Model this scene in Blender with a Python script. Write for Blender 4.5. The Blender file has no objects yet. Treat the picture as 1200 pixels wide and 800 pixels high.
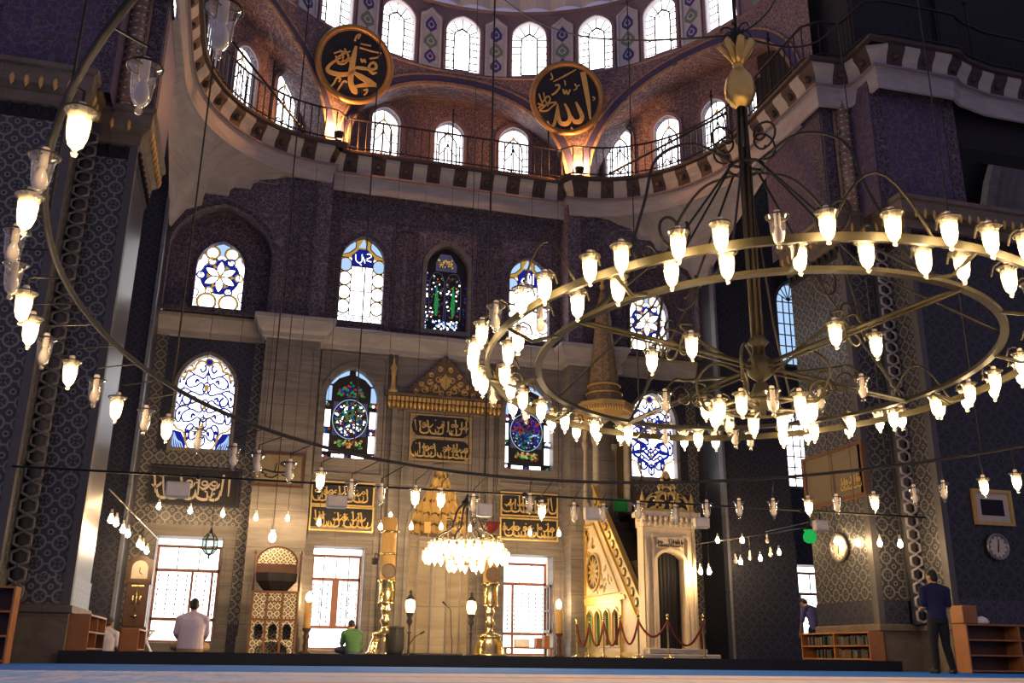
import bpy, math, random
from mathutils import Vector, Matrix
from mathutils.geometry import tessellate_polygon
random.seed(7)
R = math.radians
PI = math.pi
V3 = Vector
SC = bpy.context.scene
COL = SC.collection

# ------------------------------------------------------------------ camera model (measured from the photograph)
YAW, PIT, ROL, FPX, EYE = R(15.2), R(18.1), R(.73), 1129., .2
def _basis():
    sy, cy, sp, cp = math.sin(YAW), math.cos(YAW), math.sin(PIT), math.cos(PIT)
    fw = V3((sy*cp, cy*cp, sp)); r = V3((cy, -sy, 0)); u = r.cross(fw)
    c, s = math.cos(ROL), math.sin(ROL)
    return c*r + s*u, -s*r + c*u, fw
CR, CU, CF = _basis()
def ray(x, y): return CR*((x-600)/FPX) + CU*((400-y)/FPX) + CF
def PY(x, y, Y):
    d = ray(x, y); t = Y/d.y; return V3((d.x*t, Y, EYE+d.z*t))
def PX(x, y, X):
    d = ray(x, y); t = X/d.x; return V3((X, d.y*t, EYE+d.z*t))
def PZ(x, y, Z, bx=0, by=0, cx=0, cy=0):          # meets the plane z = Z + bx (x-cx) + by (y-cy)
    d = ray(x, y); t = (Z-EYE-bx*cx-by*cy)/(d.z-bx*d.x-by*d.y)
    return V3((d.x*t, d.y*t, EYE+d.z*t))
X0 = 5.2          # axis of the mihrab
D = 26.7          # qibla wall
PS, PF = 18.45, 17.3   # pier strip plane, pier front plane
TOP = .195        # platform top

# ------------------------------------------------------------------ mesh building
class MB:
    def __init__(s): s.v = []; s.f = []; s.m = []; s.sm = []
    def add(s, vs, fs, mi=0, smooth=False):
        o = len(s.v); s.v += [V3(p) for p in vs]
        for f in fs: s.f.append([i+o for i in f]); s.m.append(mi); s.sm.append(smooth)
        return s
    def box(s, x0, x1, y0, y1, z0, z1, mi=0, bev=0):
        if bev:
            b = min(bev, abs(x1-x0)/2.2, abs(y1-y0)/2.2, abs(z1-z0)/2.2)
            lo = [(x0+b, y0+b), (x1-b, y0+b), (x1-b, y1-b), (x0+b, y1-b)]
            def oc(b2):
                return [(x0+b2, y0), (x1-b2, y0), (x1, y0+b2), (x1, y1-b2), (x1-b2, y1), (x0+b2, y1), (x0, y1-b2), (x0, y0+b2)]
            def inn(): return [(x0+b*1.2, y0+b), (x1-b*1.2, y0+b), (x1-b, y0+b*1.2), (x1-b, y1-b*1.2), (x1-b*1.2, y1-b), (x0+b*1.2, y1-b), (x0+b, y1-b*1.2), (x0+b, y0+b*1.2)]
            rings = [(inn(), z0), (oc(b), z0+b), (oc(b), z1-b), (inn(), z1)]
            vs = [(p[0], p[1], z) for r, z in rings for p in r]; fs = [list(range(7, -1, -1)), list(range(24, 32))]
            for k in range(3):
                for i in range(8):
                    j = (i+1) % 8; fs.append([k*8+i, k*8+j, k*8+8+j, k*8+8+i])
            return s.add(vs, fs, mi)
        vs = [(x, y, z) for z in (z0, z1) for y in (y0, y1) for x in (x0, x1)]
        return s.add(vs, [(0, 2, 3, 1), (4, 5, 7, 6), (0, 1, 5, 4), (2, 6, 7, 3), (0, 4, 6, 2), (1, 3, 7, 5)], mi)
    def xbox(s, M, sx, sy, sz, mi=0):      # box centred at M
        vs = [M @ V3((x*sx/2, y*sy/2, z*sz/2)) for z in (-1, 1) for y in (-1, 1) for x in (-1, 1)]
        return s.add(vs, [(0, 2, 3, 1), (4, 5, 7, 6), (0, 1, 5, 4), (2, 6, 7, 3), (0, 4, 6, 2), (1, 3, 7, 5)], mi)
    def tube(s, pts, r, n=8, mi=0, closed=False, flat=None):
        pts = [V3(p) for p in pts]; N = len(pts)
        rs = r if isinstance(r, (list, tuple)) else [r]*N
        vs = []; up = None
        for i in range(N):
            if closed: t = pts[(i+1) % N]-pts[i-1]
            else: t = pts[min(i+1, N-1)]-pts[max(i-1, 0)]
            t.normalize()
            if up is None:
                up = V3((0, 0, 1)) if abs(t.z) < .9 else V3((1, 0, 0))
            a = up - t*up.dot(t)
            if a.length < 1e-6: a = t.orthogonal()
            a.normalize(); up = a; b = t.cross(a)
            ra = rs[i]; rb = rs[i] if flat is None else rs[i]*flat
            for k in range(n):
                an = 2*PI*k/n; vs.append(pts[i]+a*(math.cos(an)*ra)+b*(math.sin(an)*rb))
        fs = []
        for i in range(N if closed else N-1):
            j = (i+1) % N
            for k in range(n): fs.append((i*n+k, i*n+(k+1) % n, j*n+(k+1) % n, j*n+k))
        s.add(vs, fs, mi, n > 4)
        if not closed:
            o = len(s.v)-len(vs); s.f.append([o+k for k in range(n-1, -1, -1)]); s.m.append(mi); s.sm.append(False)
            s.f.append([o+(N-1)*n+k for k in range(n)]); s.m.append(mi); s.sm.append(False)
        return s
    def lathe(s, prof, c=(0, 0, 0), n=16, mi=0, a0=0, a1=2*PI, sx=1, sy=1, smooth=True):
        c = V3(c); full = abs(a1-a0-2*PI) < 1e-6; k = n if full else n+1; vs = []
        for r, z in prof:
            for i in range(k):
                a = a0+(a1-a0)*i/n; vs.append(c+V3((math.cos(a)*r*sx, math.sin(a)*r*sy, z)))
        fs = []
        for j in range(len(prof)-1):
            for i in range(n):
                i2 = (i+1) % k; fs.append((j*k+i, j*k+i2, (j+1)*k+i2, (j+1)*k+i))
        return s.add(vs, fs, mi, smooth)
    def sphere(s, c, r, mi=0, n=14, h=10, sc=(1, 1, 1)):
        c = V3(c); vs = [c+V3((0, 0, -r*sc[2]))]
        for j in range(1, h):
            z = -math.cos(PI*j/h)*r; q = math.sin(PI*j/h)*r
            vs += [c+V3((math.cos(2*PI*i/n)*q*sc[0], math.sin(2*PI*i/n)*q*sc[1], z*sc[2])) for i in range(n)]
        vs.append(c+V3((0, 0, r*sc[2]))); fs = []
        for i in range(n):
            fs.append((0, 1+(i+1) % n, 1+i)); fs.append((len(vs)-1, len(vs)-1-n+i, len(vs)-1-n+(i+1) % n))
            for j in range(h-2): fs.append((1+j*n+i, 1+j*n+(i+1) % n, 1+(j+1)*n+(i+1) % n, 1+(j+1)*n+i))
        return s.add(vs, fs, mi, True)
    def prism(s, poly, F, d0, d1, mi=0):   # polygon (a,b) in frame F=(O,U,V), from depth d0 to d1 along N = U x V
        O, U, W = F; N = U.cross(W); n = len(poly)
        vs = [O+U*a+W*b+N*d for d in (d0, d1) for a, b in poly]
        fs = [list(range(n-1, -1, -1)), list(range(n, 2*n))]+[(i, (i+1) % n, n+(i+1) % n, n+i) for i in range(n)]
        ar = sum(poly[i][0]*poly[(i+1) % n][1]-poly[(i+1) % n][0]*poly[i][1] for i in range(n))
        if ar < 0: fs = [list(reversed(f)) for f in fs]
        return s.add(vs, fs, mi)
    def holed(s, outer, holes, F, depth, mi=0, rmi=None, back=False):   # wall face with openings; reveals go back by depth
        O, U, W = F; N = U.cross(W); loops = [outer]+holes
        flat = [p for l in loops for p in l]
        tris = tessellate_polygon([[V3((a, b, 0)) for a, b in l] for l in loops])
        vs = [O+U*a+W*b for a, b in flat]; fs = []
        for t in tris:
            a, b, c = [flat[i] for i in t]
            cr = (b[0]-a[0])*(c[1]-a[1])-(b[1]-a[1])*(c[0]-a[0])
            fs.append(t if cr > 0 else tuple(reversed(t)))
        s.add(vs, fs, mi)
        for h in holes:
            n = len(h); vs = [O+U*a+W*b-N*d for d in (0, depth) for a, b in h]
            s.add(vs, [(i, (i+1) % n, n+(i+1) % n, n+i) for i in range(n)], mi if rmi is None else rmi)
        return s
    def stroke(s, pts, w, F, d0, d1, mi=0, sub=4):   # tapered pen stroke lying in frame F
        if len(pts) > 2 and sub > 1: pts = crom(pts, sub)
        n = len(pts); L = []; Q = []
        for i in range(n):
            t = V3((pts[min(i+1, n-1)][0]-pts[max(i-1, 0)][0], pts[min(i+1, n-1)][1]-pts[max(i-1, 0)][1]))
            t = t.normalized() if t.length > 1e-9 else V3((1, 0))
            u = i/(n-1)
            if isinstance(w, (list, tuple)):
                k = u*(len(w)-1); a = int(min(k, len(w)-2)); ww = w[a]+(w[a+1]-w[a])*(k-a)
            else: ww = w
            L.append((pts[i][0]-t.y*ww/2, pts[i][1]+t.x*ww/2)); Q.append((pts[i][0]+t.y*ww/2, pts[i][1]-t.x*ww/2))
        O, U, W = F; N = U.cross(W)
        vs = [O+U*a+W*b+N*d1 for a, b in L+Q]+[O+U*a+W*b+N*d0 for a, b in L+Q]
        fs = []
        for i in range(n-1):
            fs += [(i, n+i, n+i+1, i+1), (2*n+i, i, i+1, 2*n+i+1), (n+i, 3*n+i, 3*n+i+1, n+i+1)]
        fs += [(0, 2*n, 3*n, n), (n-1, 2*n-1, 4*n-1, 3*n-1)]
        return s.add(vs, fs, mi)
    def sweep(s, path, prof, mi=0, z=0, closed=False, alt=None):   # profile (out, z) along plan path; out = to the right of travel
        n = len(path); k = len(prof); vs = []
        P = [V3((p[0], p[1])) for p in path]
        for i in range(n):
            a = P[i]-P[i-1] if (i > 0 or closed) else P[1]-P[0]
            b = P[(i+1) % n]-P[i] if (i < n-1 or closed) else P[-1]-P[-2]
            a = a.normalized() if a.length > 1e-9 else b.normalized(); b = b.normalized() if b.length > 1e-9 else a
            na = V3((a.y, -a.x)); nb = V3((b.y, -b.x)); m = na+nb
            m = m/max(.35, m.length_squared/2) if m.length > 1e-6 else na
            for o, zz in prof: vs.append((P[i].x+m.x*o, P[i].y+m.y*o, z+zz))
        for i in range(n if closed else n-1):
            j = (i+1) % n
            fs = [(i*k+q, j*k+q, j*k+q+1, i*k+q+1) for q in range(k-1)]
            if alt is not None:
                q = i % len(alt)
            s._sw = vs
            o = len(s.v)
            s.add([vs[x] for f in fs for x in f], [tuple(range(4*a, 4*a+4)) for a in range(len(fs))], mi if alt is None else alt[q])
        return s
    def join(s, o, M=None):
        b = len(s.v); s.v += [(M @ p if M else p.copy()) for p in o.v]
        s.f += [[i+b for i in f] for f in o.f]; s.m += o.m; s.sm += o.sm; return s
    def build(s, name, mats, parent=None, loc=None, **kw):
        me = bpy.data.meshes.new(name)
        off = V3((0, 0, 0))
        if parent is not None: off = wloc(parent)
        elif loc is not None: off = V3(loc)
        elif s.v:
            lo = [min(p[i] for p in s.v) for i in range(3)]; hi = [max(p[i] for p in s.v) for i in range(3)]
            off = V3(((lo[0]+hi[0])/2, (lo[1]+hi[1])/2, lo[2]))
        me.from_pydata([tuple(p-off) for p in s.v], [], s.f)
        for m in (mats if isinstance(mats, (list, tuple)) else [mats]): me.materials.append(m)
        me.polygons.foreach_set('material_index', s.m); me.polygons.foreach_set('use_smooth', s.sm)
        me.update()
        o = bpy.data.objects.new(name, me); COL.objects.link(o)
        if parent is not None: o.parent = parent
        else: o.location = off
        for k, v in kw.items(): o[k] = v
        return o
def wloc(o):
    p = V3((0, 0, 0))
    while o is not None: p = p+o.location; o = o.parent
    return p
def crom(P, sub=4, closed=False):
    P = [V3(p) for p in P]; n = len(P); out = []
    for i in range(n if closed else n-1):
        p0 = P[(i-1) % n] if (closed or i > 0) else P[i]*2-P[i+1]
        p1, p2 = P[i], P[(i+1) % n]
        p3 = P[(i+2) % n] if (closed or i < n-2) else P[n-1]*2-P[n-2]
        for k in range(sub):
            t = k/sub
            out.append(.5*((2*p1)+(p2-p0)*t+(2*p0-5*p1+4*p2-p3)*t*t+(3*p1-p0-3*p2+p3)*t**3))
    if not closed: out.append(P[-1])
    return [tuple(p) for p in out]
def thing(name, label, cat, loc, rz=0, group=None):
    o = bpy.data.objects.new(name, None); COL.objects.link(o); o.empty_display_size = .2
    o.location = loc; o.rotation_euler = (0, 0, rz); o['label'] = label; o['category'] = cat
    if group: o['group'] = group
    return o
def tag(o, label, cat, group=None):
    o['label'] = label; o['category'] = cat
    if group: o['group'] = group
    return o
KIDS = {}
def dup(root, loc, label, group=None, rz=None, scale=None):
    r = root.copy(); COL.objects.link(r); r.location = loc; r['label'] = label
    if rz is not None: r.rotation_euler = (0, 0, rz)
    if scale: r.scale = (scale,)*3
    if group: r['group'] = group
    if root.name not in KIDS: KIDS[root.name] = [(c, list(c.children)) for c in root.children]
    for ch, gs in KIDS[root.name]:
        c = ch.copy(); COL.objects.link(c); c.parent = r
        for g in gs:
            d = g.copy(); COL.objects.link(d); d.parent = c
    return r
def struct(mb, name, mats, **kw):
    o = mb.build(name, mats, **kw); o['kind'] = 'structure'; return o
XU, ZU, YU = V3((1, 0, 0)), V3((0, 0, 1)), V3((0, 1, 0))
def front(x, y, z): return (V3((x, y, z)), XU, ZU)          # frame on a wall that faces the camera (normal -y)
def rect(a0, a1, b0, b1): return [(a0, b0), (a1, b0), (a1, b1), (a0, b1)]
def arch(c, w, b0, b1, n=7, k=.62, pt=.16):                 # pointed-arch outline, counter-clockwise from bottom left
    h = w/2; sp = b1-w*k; pts = [(c-h, b0), (c+h, b0)]
    for i in range(n+1):
        t = i/n*PI/2; x = h*math.cos(t); z = math.sin(t)
        z = z*(1-pt)+pt*(i/n)**2*1.0
        pts.append((c+x, sp+(b1-sp)*z))
    pts += [(2*c-x, z) for x, z in reversed(pts[2:-1])]
    return pts
def circ(c, r, n=20, sx=1, sy=1, a0=0):
    return [(c[0]+math.cos(2*PI*i/n+a0)*r*sx, c[1]+math.sin(2*PI*i/n+a0)*r*sy) for i in range(n)]
def petal(c, a, l, w, n=7):      # leaf of length l in direction a starting at c
    out = []; ca, sa = math.cos(a), math.sin(a)
    for i in range(n+1):
        t = i/n; q = math.sin(PI*t)**.8*w/2; out.append((t*l, q))
    out += [(p[0], -p[1]) for p in reversed(out[1:-1])]
    return [(c[0]+x*ca-y*sa, c[1]+x*sa+y*ca) for x, y in out]

# ------------------------------------------------------------------ materials
class NT:
    def __init__(s, name):
        s.mat = bpy.data.materials.new(name); s.mat.use_nodes = True
        s.t = s.mat.node_tree; s.t.nodes.clear()
        s.out = s.t.nodes.new('ShaderNodeOutputMaterial')
    def n(s, typ, **kw):
        x = s.t.nodes.new(typ)
        for k, v in kw.items(): setattr(x, k, v)
        return x
    def L(s, a, b): s.t.links.new(a, b)
    def put(s, sock, v):
        if isinstance(v, bpy.types.NodeSocket): s.L(v, sock)
        elif isinstance(v, (tuple, list)) and sock.type == 'RGBA' and len(v) == 3: sock.default_value = (*v, 1)
        else: sock.default_value = v
    def m(s, op, *a):
        x = s.n('ShaderNodeMath', operation=op)
        for i, v in enumerate(a): s.put(x.inputs[i], v)
        return x.outputs[0]
    def mix(s, f, a, b, blend='MIX'):
        x = s.n('ShaderNodeMix', data_type='RGBA', blend_type=blend)
        s.put(x.inputs[0], f); s.put(x.inputs[6], a); s.put(x.inputs[7], b); return x.outputs[2]
    def pos(s): return s.n('ShaderNodeNewGeometry').outputs['Position']
    def xyz(s, v):
        x = s.n('ShaderNodeSeparateXYZ'); s.L(v, x.inputs[0]); return x.outputs
    def vec(s, x, y, z=0.):
        c = s.n('ShaderNodeCombineXYZ')
        for i, v in enumerate((x, y, z)): s.put(c.inputs[i], v)
        return c.outputs[0]
    def wuv(s):                                            # wall coordinates: along the wall, height
        g = s.n('ShaderNodeNewGeometry'); p = s.xyz(g.outputs['Position']); nn = s.xyz(g.outputs['True Normal'])
        sx = s.m('GREATER_THAN', s.m('ABSOLUTE', nn[0]), s.m('ABSOLUTE', nn[1]))
        u = s.m('ADD', s.m('MULTIPLY', p[0], s.m('SUBTRACT', 1., sx)), s.m('MULTIPLY', p[1], sx))
        hz = s.m('GREATER_THAN', s.m('ABSOLUTE', nn[2]), .8)
        v = s.m('ADD', p[2], s.m('MULTIPLY', p[1], hz))
        return u, v
    def noise(s, vec=None, scale=5., detail=3., rough=.5, dist=0.):
        x = s.n('ShaderNodeTexNoise'); x.inputs['Scale'].default_value = scale; x.inputs['Detail'].default_value = detail
        x.inputs['Roughness'].default_value = rough; x.inputs['Distortion'].default_value = dist
        if vec is not None: s.L(vec, x.inputs['Vector'])
        return x.outputs['Fac']
    def voro(s, vec, scale, feature='F1', rnd=1.):
        x = s.n('ShaderNodeTexVoronoi', feature=feature); x.inputs['Scale'].default_value = scale
        x.inputs['Randomness'].default_value = rnd; s.L(vec, x.inputs['Vector']); return x.outputs['Distance']
    def ramp(s, f, stops):
        x = s.n('ShaderNodeValToRGB'); e = x.color_ramp.elements
        while len(e) < len(stops): e.new(.5)
        for el, (p, c) in zip(e, stops): el.position = p; el.color = (*c, 1)
        s.L(f, x.inputs[0]); return x.outputs[0]
    def fin(s, col, rough=.6, metal=0., spec=.3, bump=None, bs=.3, bd=.02, **kw):
        b = s.n('ShaderNodeBsdfPrincipled'); s.put(b.inputs['Base Color'], col); s.put(b.inputs['Roughness'], rough)
        s.put(b.inputs['Metallic'], metal); s.put(b.inputs['Specular IOR Level'], spec)
        for k, v in kw.items(): s.put(b.inputs[k], v)
        if bump is not None:
            u = s.n('ShaderNodeBump'); u.inputs['Strength'].default_value = bs; u.inputs['Distance'].default_value = bd
            s.L(bump, u.inputs['Height']); s.L(u.outputs[0], b.inputs['Normal'])
        s.L(b.outputs[0], s.out.inputs[0]); return s.mat
def plain(name, c, rough=.6, metal=0., var=.18, sc=9., spec=.3):
    t = NT(name); f = t.noise(t.pos(), sc, 4.)
    return t.fin(t.mix(f, tuple(x*(1-var) for x in c), tuple(min(1, x*(1+var)) for x in c)), rough, metal, spec)
def emit(name, c, s):
    t = NT(name); e = t.n('ShaderNodeEmission'); e.inputs[0].default_value = (*c, 1); e.inputs[1].default_value = s
    t.L(e.outputs[0], t.out.inputs[0]); return t.mat
def tile(name, bg, line, acc, s=.5, lw=.06, rough=.35, bg2=None, spec=.4, soft=.03):
    t = NT(name); u, v = t.wuv()
    px = t.m('ABSOLUTE', t.m('SUBTRACT', t.m('FRACT', t.m('ADD', t.m('DIVIDE', u, s), 100.)), .5))
    py = t.m('ABSOLUTE', t.m('SUBTRACT', t.m('FRACT', t.m('ADD', t.m('DIVIDE', v, s), 100.)), .5))
    r = t.m('SQRT', t.m('ADD', t.m('MULTIPLY', px, px), t.m('MULTIPLY', py, py)))
    def lt(x, w): return t.m('SUBTRACT', 1., t.m('MINIMUM', 1., t.m('MAXIMUM', 0., t.m('DIVIDE', t.m('SUBTRACT', x, w), soft))))
    ring = lt(t.m('ABSOLUTE', t.m('SUBTRACT', r, .34)), lw*.55)
    cross = t.m('MULTIPLY', lt(t.m('MINIMUM', px, py), lw*.45), t.m('GREATER_THAN', r, .34))
    d2 = t.m('SQRT', t.m('ADD', t.m('POWER', t.m('SUBTRACT', px, .5), 2.), t.m('POWER', t.m('SUBTRACT', py, .5), 2.)))
    ring2 = lt(t.m('ABSOLUTE', t.m('SUBTRACT', d2, .11)), lw*.45)
    pet = t.m('MULTIPLY', lt(t.m('ABSOLUTE', t.m('SUBTRACT', px, py)), lw*.35), t.m('LESS_THAN', r, .34))
    ln = t.m('MAXIMUM', t.m('MAXIMUM', ring, cross), t.m('MAXIMUM', ring2, t.m('MULTIPLY', pet, .7)))
    dot = t.m('MAXIMUM', lt(r, .05), lt(d2, .06))
    f = t.noise(t.vec(u, v), 1.3/s, 4., .6)
    g = t.mix(f, bg, bg2 or tuple(x*1.6 for x in bg))
    g = t.mix(ln, g, t.mix(t.noise(t.vec(u, v), 2., 2.), tuple(x*.7 for x in line), line))
    g = t.mix(dot, g, acc)
    return t.fin(g, rough, 0., spec)
def floral(name, c1, c2, c3, s=1., rough=.7, c4=None, spec=.2):
    t = NT(name); u, v = t.wuv(); w = t.vec(u, v)
    n1 = t.noise(w, 1.6/s, 3.); q = t.vec(t.m('ADD', u, t.m('MULTIPLY', n1, .5*s)), t.m('ADD', v, t.m('MULTIPLY', t.noise(w, 2.3/s, 3.), .5*s)))
    e = t.voro(q, 3.2/s, 'DISTANCE_TO_EDGE', .8); b = t.voro(w, 2.6/s, 'F1', .55); sw = t.voro(q, 6.5/s, 'F1', 1.)
    col = t.mix(n1, c1, tuple(x*1.5 for x in c1))
    col = t.mix(t.m('LESS_THAN', e, .045), col, c2)
    col = t.mix(t.m('LESS_THAN', t.m('ABSOLUTE', t.m('SUBTRACT', sw, .33)), .05), col, c2)
    col = t.mix(t.m('LESS_THAN', b, .26), col, c3)
    if c4: col = t.mix(t.m('LESS_THAN', b, .12), col, c4)
    return t.fin(col, rough, 0., spec)
def marble(name, c1, c2, sx=.5, sz=5., rough=.5, course=.95, blocks=True, jl=.55, spec=.35):
    t = NT(name); u, v = t.wuv()
    f = t.noise(t.vec(t.m('MULTIPLY', u, sx), t.m('MULTIPLY', v, sz)), 1.4, 6., .62, 1.2)
    col = t.ramp(f, [(.3, c1), (.68, c2)])
    f2 = t.noise(t.vec(u, v), .8, 3.); col = t.mix(t.m('MULTIPLY', f2, .5), col, tuple(x*.6 for x in c1))
    if blocks:
        k = t.m('FRACT', t.m('ADD', t.m('DIVIDE', v, course), 50.07)); j = t.m('LESS_THAN', k, .02)
        row = t.m('FLOOR', t.m('ADD', t.m('DIVIDE', v, course), 50.07))
        kx = t.m('FRACT', t.m('ADD', t.m('DIVIDE', u, 1.7), t.m('MULTIPLY', row, .37)))
        j = t.m('MAXIMUM', j, t.m('LESS_THAN', kx, .008)); col = t.mix(t.m('MULTIPLY', j, jl), col, tuple(x*.35 for x in c1))
    return t.fin(col, rough, 0., spec)
M = {}
M['pier_tile'] = tile('pier lattice tile', (.026, .027, .036), (.2, .19, .155), (.012, .01, .01), .36, .062, .3)
M['side_tile'] = tile('side lattice tile', (.034, .036, .054), (.075, .08, .1), (.02, .02, .03), .36, .06, .34, spec=.4)
M['wall_tile'] = tile('dark wall tile', (.016, .016, .026), (.05, .05, .07), (.01, .012, .03), .3, .1, .35)
M['strip_tile'] = tile('border strip tile', (.03, .03, .04), (.22, .2, .16), (.05, .04, .05), .31, .09, .35)
M['but_tile'] = tile('fine dotted tile', (.02, .021, .036), (.055, .058, .08), (.006, .006, .01), .36, .12, .32)
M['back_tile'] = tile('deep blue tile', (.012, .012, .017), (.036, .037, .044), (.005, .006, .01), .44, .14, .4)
M['marble'] = marble('brown grey marble', (.115, .10, .09), (.25, .22, .19), .35, 3.2)
M['marble_lt'] = marble('pale marble', (.29, .265, .26), (.45, .41, .4), .6, 2., .6, 1.4, True, .25)
M['marble_blue'] = marble('polished grey side marble', (.12, .125, .15), (.2, .205, .24), 1.2, .8, .45, 2.1, True, .4, .4)
M['marble_base'] = marble('plinth stone', (.11, .08, .055), (.2, .16, .115), 1.2, 2., .5, .8, True, .5)
M['purple'] = floral('painted purple wall', (.062, .047, .066), (.19, .155, .185), (.1, .066, .07), .5, c4=(.03, .03, .09))
M['purple_border'] = floral('painted border', (.035, .028, .045), (.14, .115, .12), (.09, .06, .06), .38, c4=(.02, .02, .08))
M['vault'] = floral('painted vault arabesque', (.085, .06, .085), (.27, .2, .19), (.15, .09, .085), .36, c4=(.05, .05, .14))
M['vault_band'] = floral('painted arch band', (.17, .11, .08), (.3, .2, .13), (.1, .11, .09), .8, c4=(.06, .06, .1))
M['pier_paint'] = floral('painted pier panel', (.06, .042, .075), (.12, .095, .135), (.09, .062, .06), .62, c4=(.05, .06, .06))
M['blue_band'] = plain('blue violet band', (.045, .04, .11), .7, 0, .3)
M['drum_panel'] = plain('pale painted panel', (.46, .44, .47), .7)
M['med_blue'] = plain('blue painted medallion', (.05, .05, .2), .7)
M['med_green'] = plain('green painted medallion', (.14, .2, .17), .7)
M['rose'] = plain('dusty rose plaster', (.21, .15, .17), .7)
M['cream'] = plain('cream dome shell', (.55, .5, .46), .7)
M['ablaq'] = plain('brown stone block', (.06, .04, .036), .6)
M['ablaq_lt'] = plain('pale stone block', (.4, .37, .32), .6)
M['edge'] = plain('grey corner stone', (.085, .08, .08), .5)
M['smooth'] = plain('grey violet side sheen', (.17, .155, .235), .5)  # bluish sheen on the left pier's upper side, put into the colour
M['frame_br'] = plain('gilt brown frame', (.3, .17, .06), .4, .4)
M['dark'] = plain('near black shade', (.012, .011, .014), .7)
M['iron'] = plain('dark iron', (.022, .019, .017), .5, .2)
M['bronze'] = plain('olive bronze iron', (.034, .029, .014), .5, .2)
M['bronze_dk'] = plain('brown iron', (.05, .04, .025), .5, .5)
M['rail_iron'] = plain('black railing iron', (.02, .018, .022), .5, .4)
M['gold'] = plain('burnished gold', (.72, .48, .14), .3, .95)
M['gold_paint'] = plain('gold leaf', (.62, .40, .12), .45, .5)
M['brass'] = plain('polished brass', (.74, .55, .22), .22, 1.)
M['wax'] = plain('beeswax candle', (.42, .26, .09), .5, 0, .12)
M['wood'] = plain('orange brown wood', (.32, .13, .045), .4, 0, .25, 5.)
M['wood_dark'] = plain('dark brown wood', (.075, .035, .022), .35, 0, .3, 5.)
M['wood_frame'] = plain('red brown window wood', (.27, .115, .075), .45)
M['black'] = plain('black cloth', (.012, .012, .014), .7)
M['white_ceramic'] = plain('white lamp socket', (.75, .66, .52), .4)
M['speaker'] = plain('beige loudspeaker', (.62, .55, .44), .5)
M['paper'] = plain('white paper', (.8, .8, .78), .7)
M['rope'] = plain('dark red velvet rope', (.12, .012, .012), .8)
M['calli_bg'] = plain('black inscription ground', (.014, .013, .016), .5)
M['calli'] = plain('gilt lettering', (.62, .44, .15), .4, .4)
M['calli_pale'] = plain('pale lettering', (.42, .36, .28), .5)
M['minbar'] = plain('gilded marble', (.62, .5, .33), .45, .1)
M['minbar_gold'] = plain('minbar gilding', (.68, .46, .13), .38, .6)
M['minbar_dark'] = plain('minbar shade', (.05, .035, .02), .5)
M['cone'] = tile('gilt cone lattice', (.14, .09, .05), (.32, .22, .1), (.05, .03, .02), .32, .12, .5)
M['green_cloth'] = plain('green curtain', (.02, .3, .05), .7)
M['filigree'] = tile('mother of pearl filigree', (.04, .024, .012), (.72, .63, .43), (.06, .035, .02), .17, .13, .35, (.07, .04, .02))
M['cart'] = plain('ochre stone field', (.3, .22, .12), .5)
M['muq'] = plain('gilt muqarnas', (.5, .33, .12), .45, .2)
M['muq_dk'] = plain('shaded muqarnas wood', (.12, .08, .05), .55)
M['mih'] = marble('mihrab marble', (.34, .28, .2), (.5, .43, .32), .3, 2.6, .4, 1.6)
M['pan'] = plain('ochre framed panel', (.17, .13, .075), .45)
M['wood_mid'] = plain('brown picture wood', (.16, .07, .03), .4)
M['clockface'] = plain('cream dial', (.58, .5, .38), .4)
M['pewter'] = plain('pewter rim', (.3, .27, .23), .3, .8)
# glass that glows with daylight
M['g_white'] = emit('daylit clear glass', (1, .98, 1.), 4.2)
M['g_lower'] = emit('daylit tall window glass', (1, .99, .98), 3.6)
M['g_pale'] = emit('daylit pale blue glass', (.42, .62, .95), 1.1)
M['g_blue'] = emit('daylit cobalt glass', (.012, .02, .30), .9)
M['g_amber'] = emit('daylit amber glass', (.62, .36, .06), .8)
M['g_green'] = emit('daylit green glass', (.02, .28, .07), .8)
M['g_red'] = emit('daylit red glass', (.5, .05, .03), .7)
M['g_dim'] = emit('daylit violet grey glass', (.1, .08, .16), .6)
M['g_yel'] = emit('daylit yellow glass', (.5, .5, .15), .9)
M['lead'] = plain('window lead', (.02, .018, .02), .6)
M['bulb'] = emit('lit warm bulb', (1, .71, .4), 160.)
M['bulb_hot'] = emit('lit bright bulb', (1, .69, .37), 560.)
M['bulb_small'] = emit('lit small bulb', (1, .67, .34), 240.)
M['bulb_off'] = plain('unlit frosted bulb', (.8, .72, .62), .3)
def cupglass(name, tr, tl, tint):
    t = NT(name); a = t.n('ShaderNodeBsdfTransparent'); a.inputs[0].default_value = (*tint, 1)
    b = t.n('ShaderNodeBsdfGlossy'); b.inputs['Roughness'].default_value = .05
    c = t.n('ShaderNodeBsdfTranslucent'); c.inputs[0].default_value = (1, .86, .55, 1)
    lw = t.n('ShaderNodeLayerWeight'); lw.inputs[0].default_value = .45
    m1 = t.n('ShaderNodeMixShader'); m1.inputs[0].default_value = tl; t.L(a.outputs[0], m1.inputs[1]); t.L(c.outputs[0], m1.inputs[2])
    m2 = t.n('ShaderNodeMixShader'); t.L(t.m('MINIMUM', t.m('MULTIPLY', lw.outputs['Facing'], tr), .6), m2.inputs[0])
    t.L(m1.outputs[0], m2.inputs[1]); t.L(b.outputs[0], m2.inputs[2]); t.L(m2.outputs[0], t.out.inputs[0]); return t.mat
M['cup'] = cupglass('lamp cup glass', .6, .28, (1, .97, .9))
M['cup_clear'] = cupglass('unlit lamp cup glass', .7, .10, (.95, .95, .95))
M['green_glass'] = emit('lit green glass', (.02, .55, .1), .75)
M['lantern_glass'] = cupglass('lantern glass', .8, .2, (.7, .9, .95))
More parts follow.
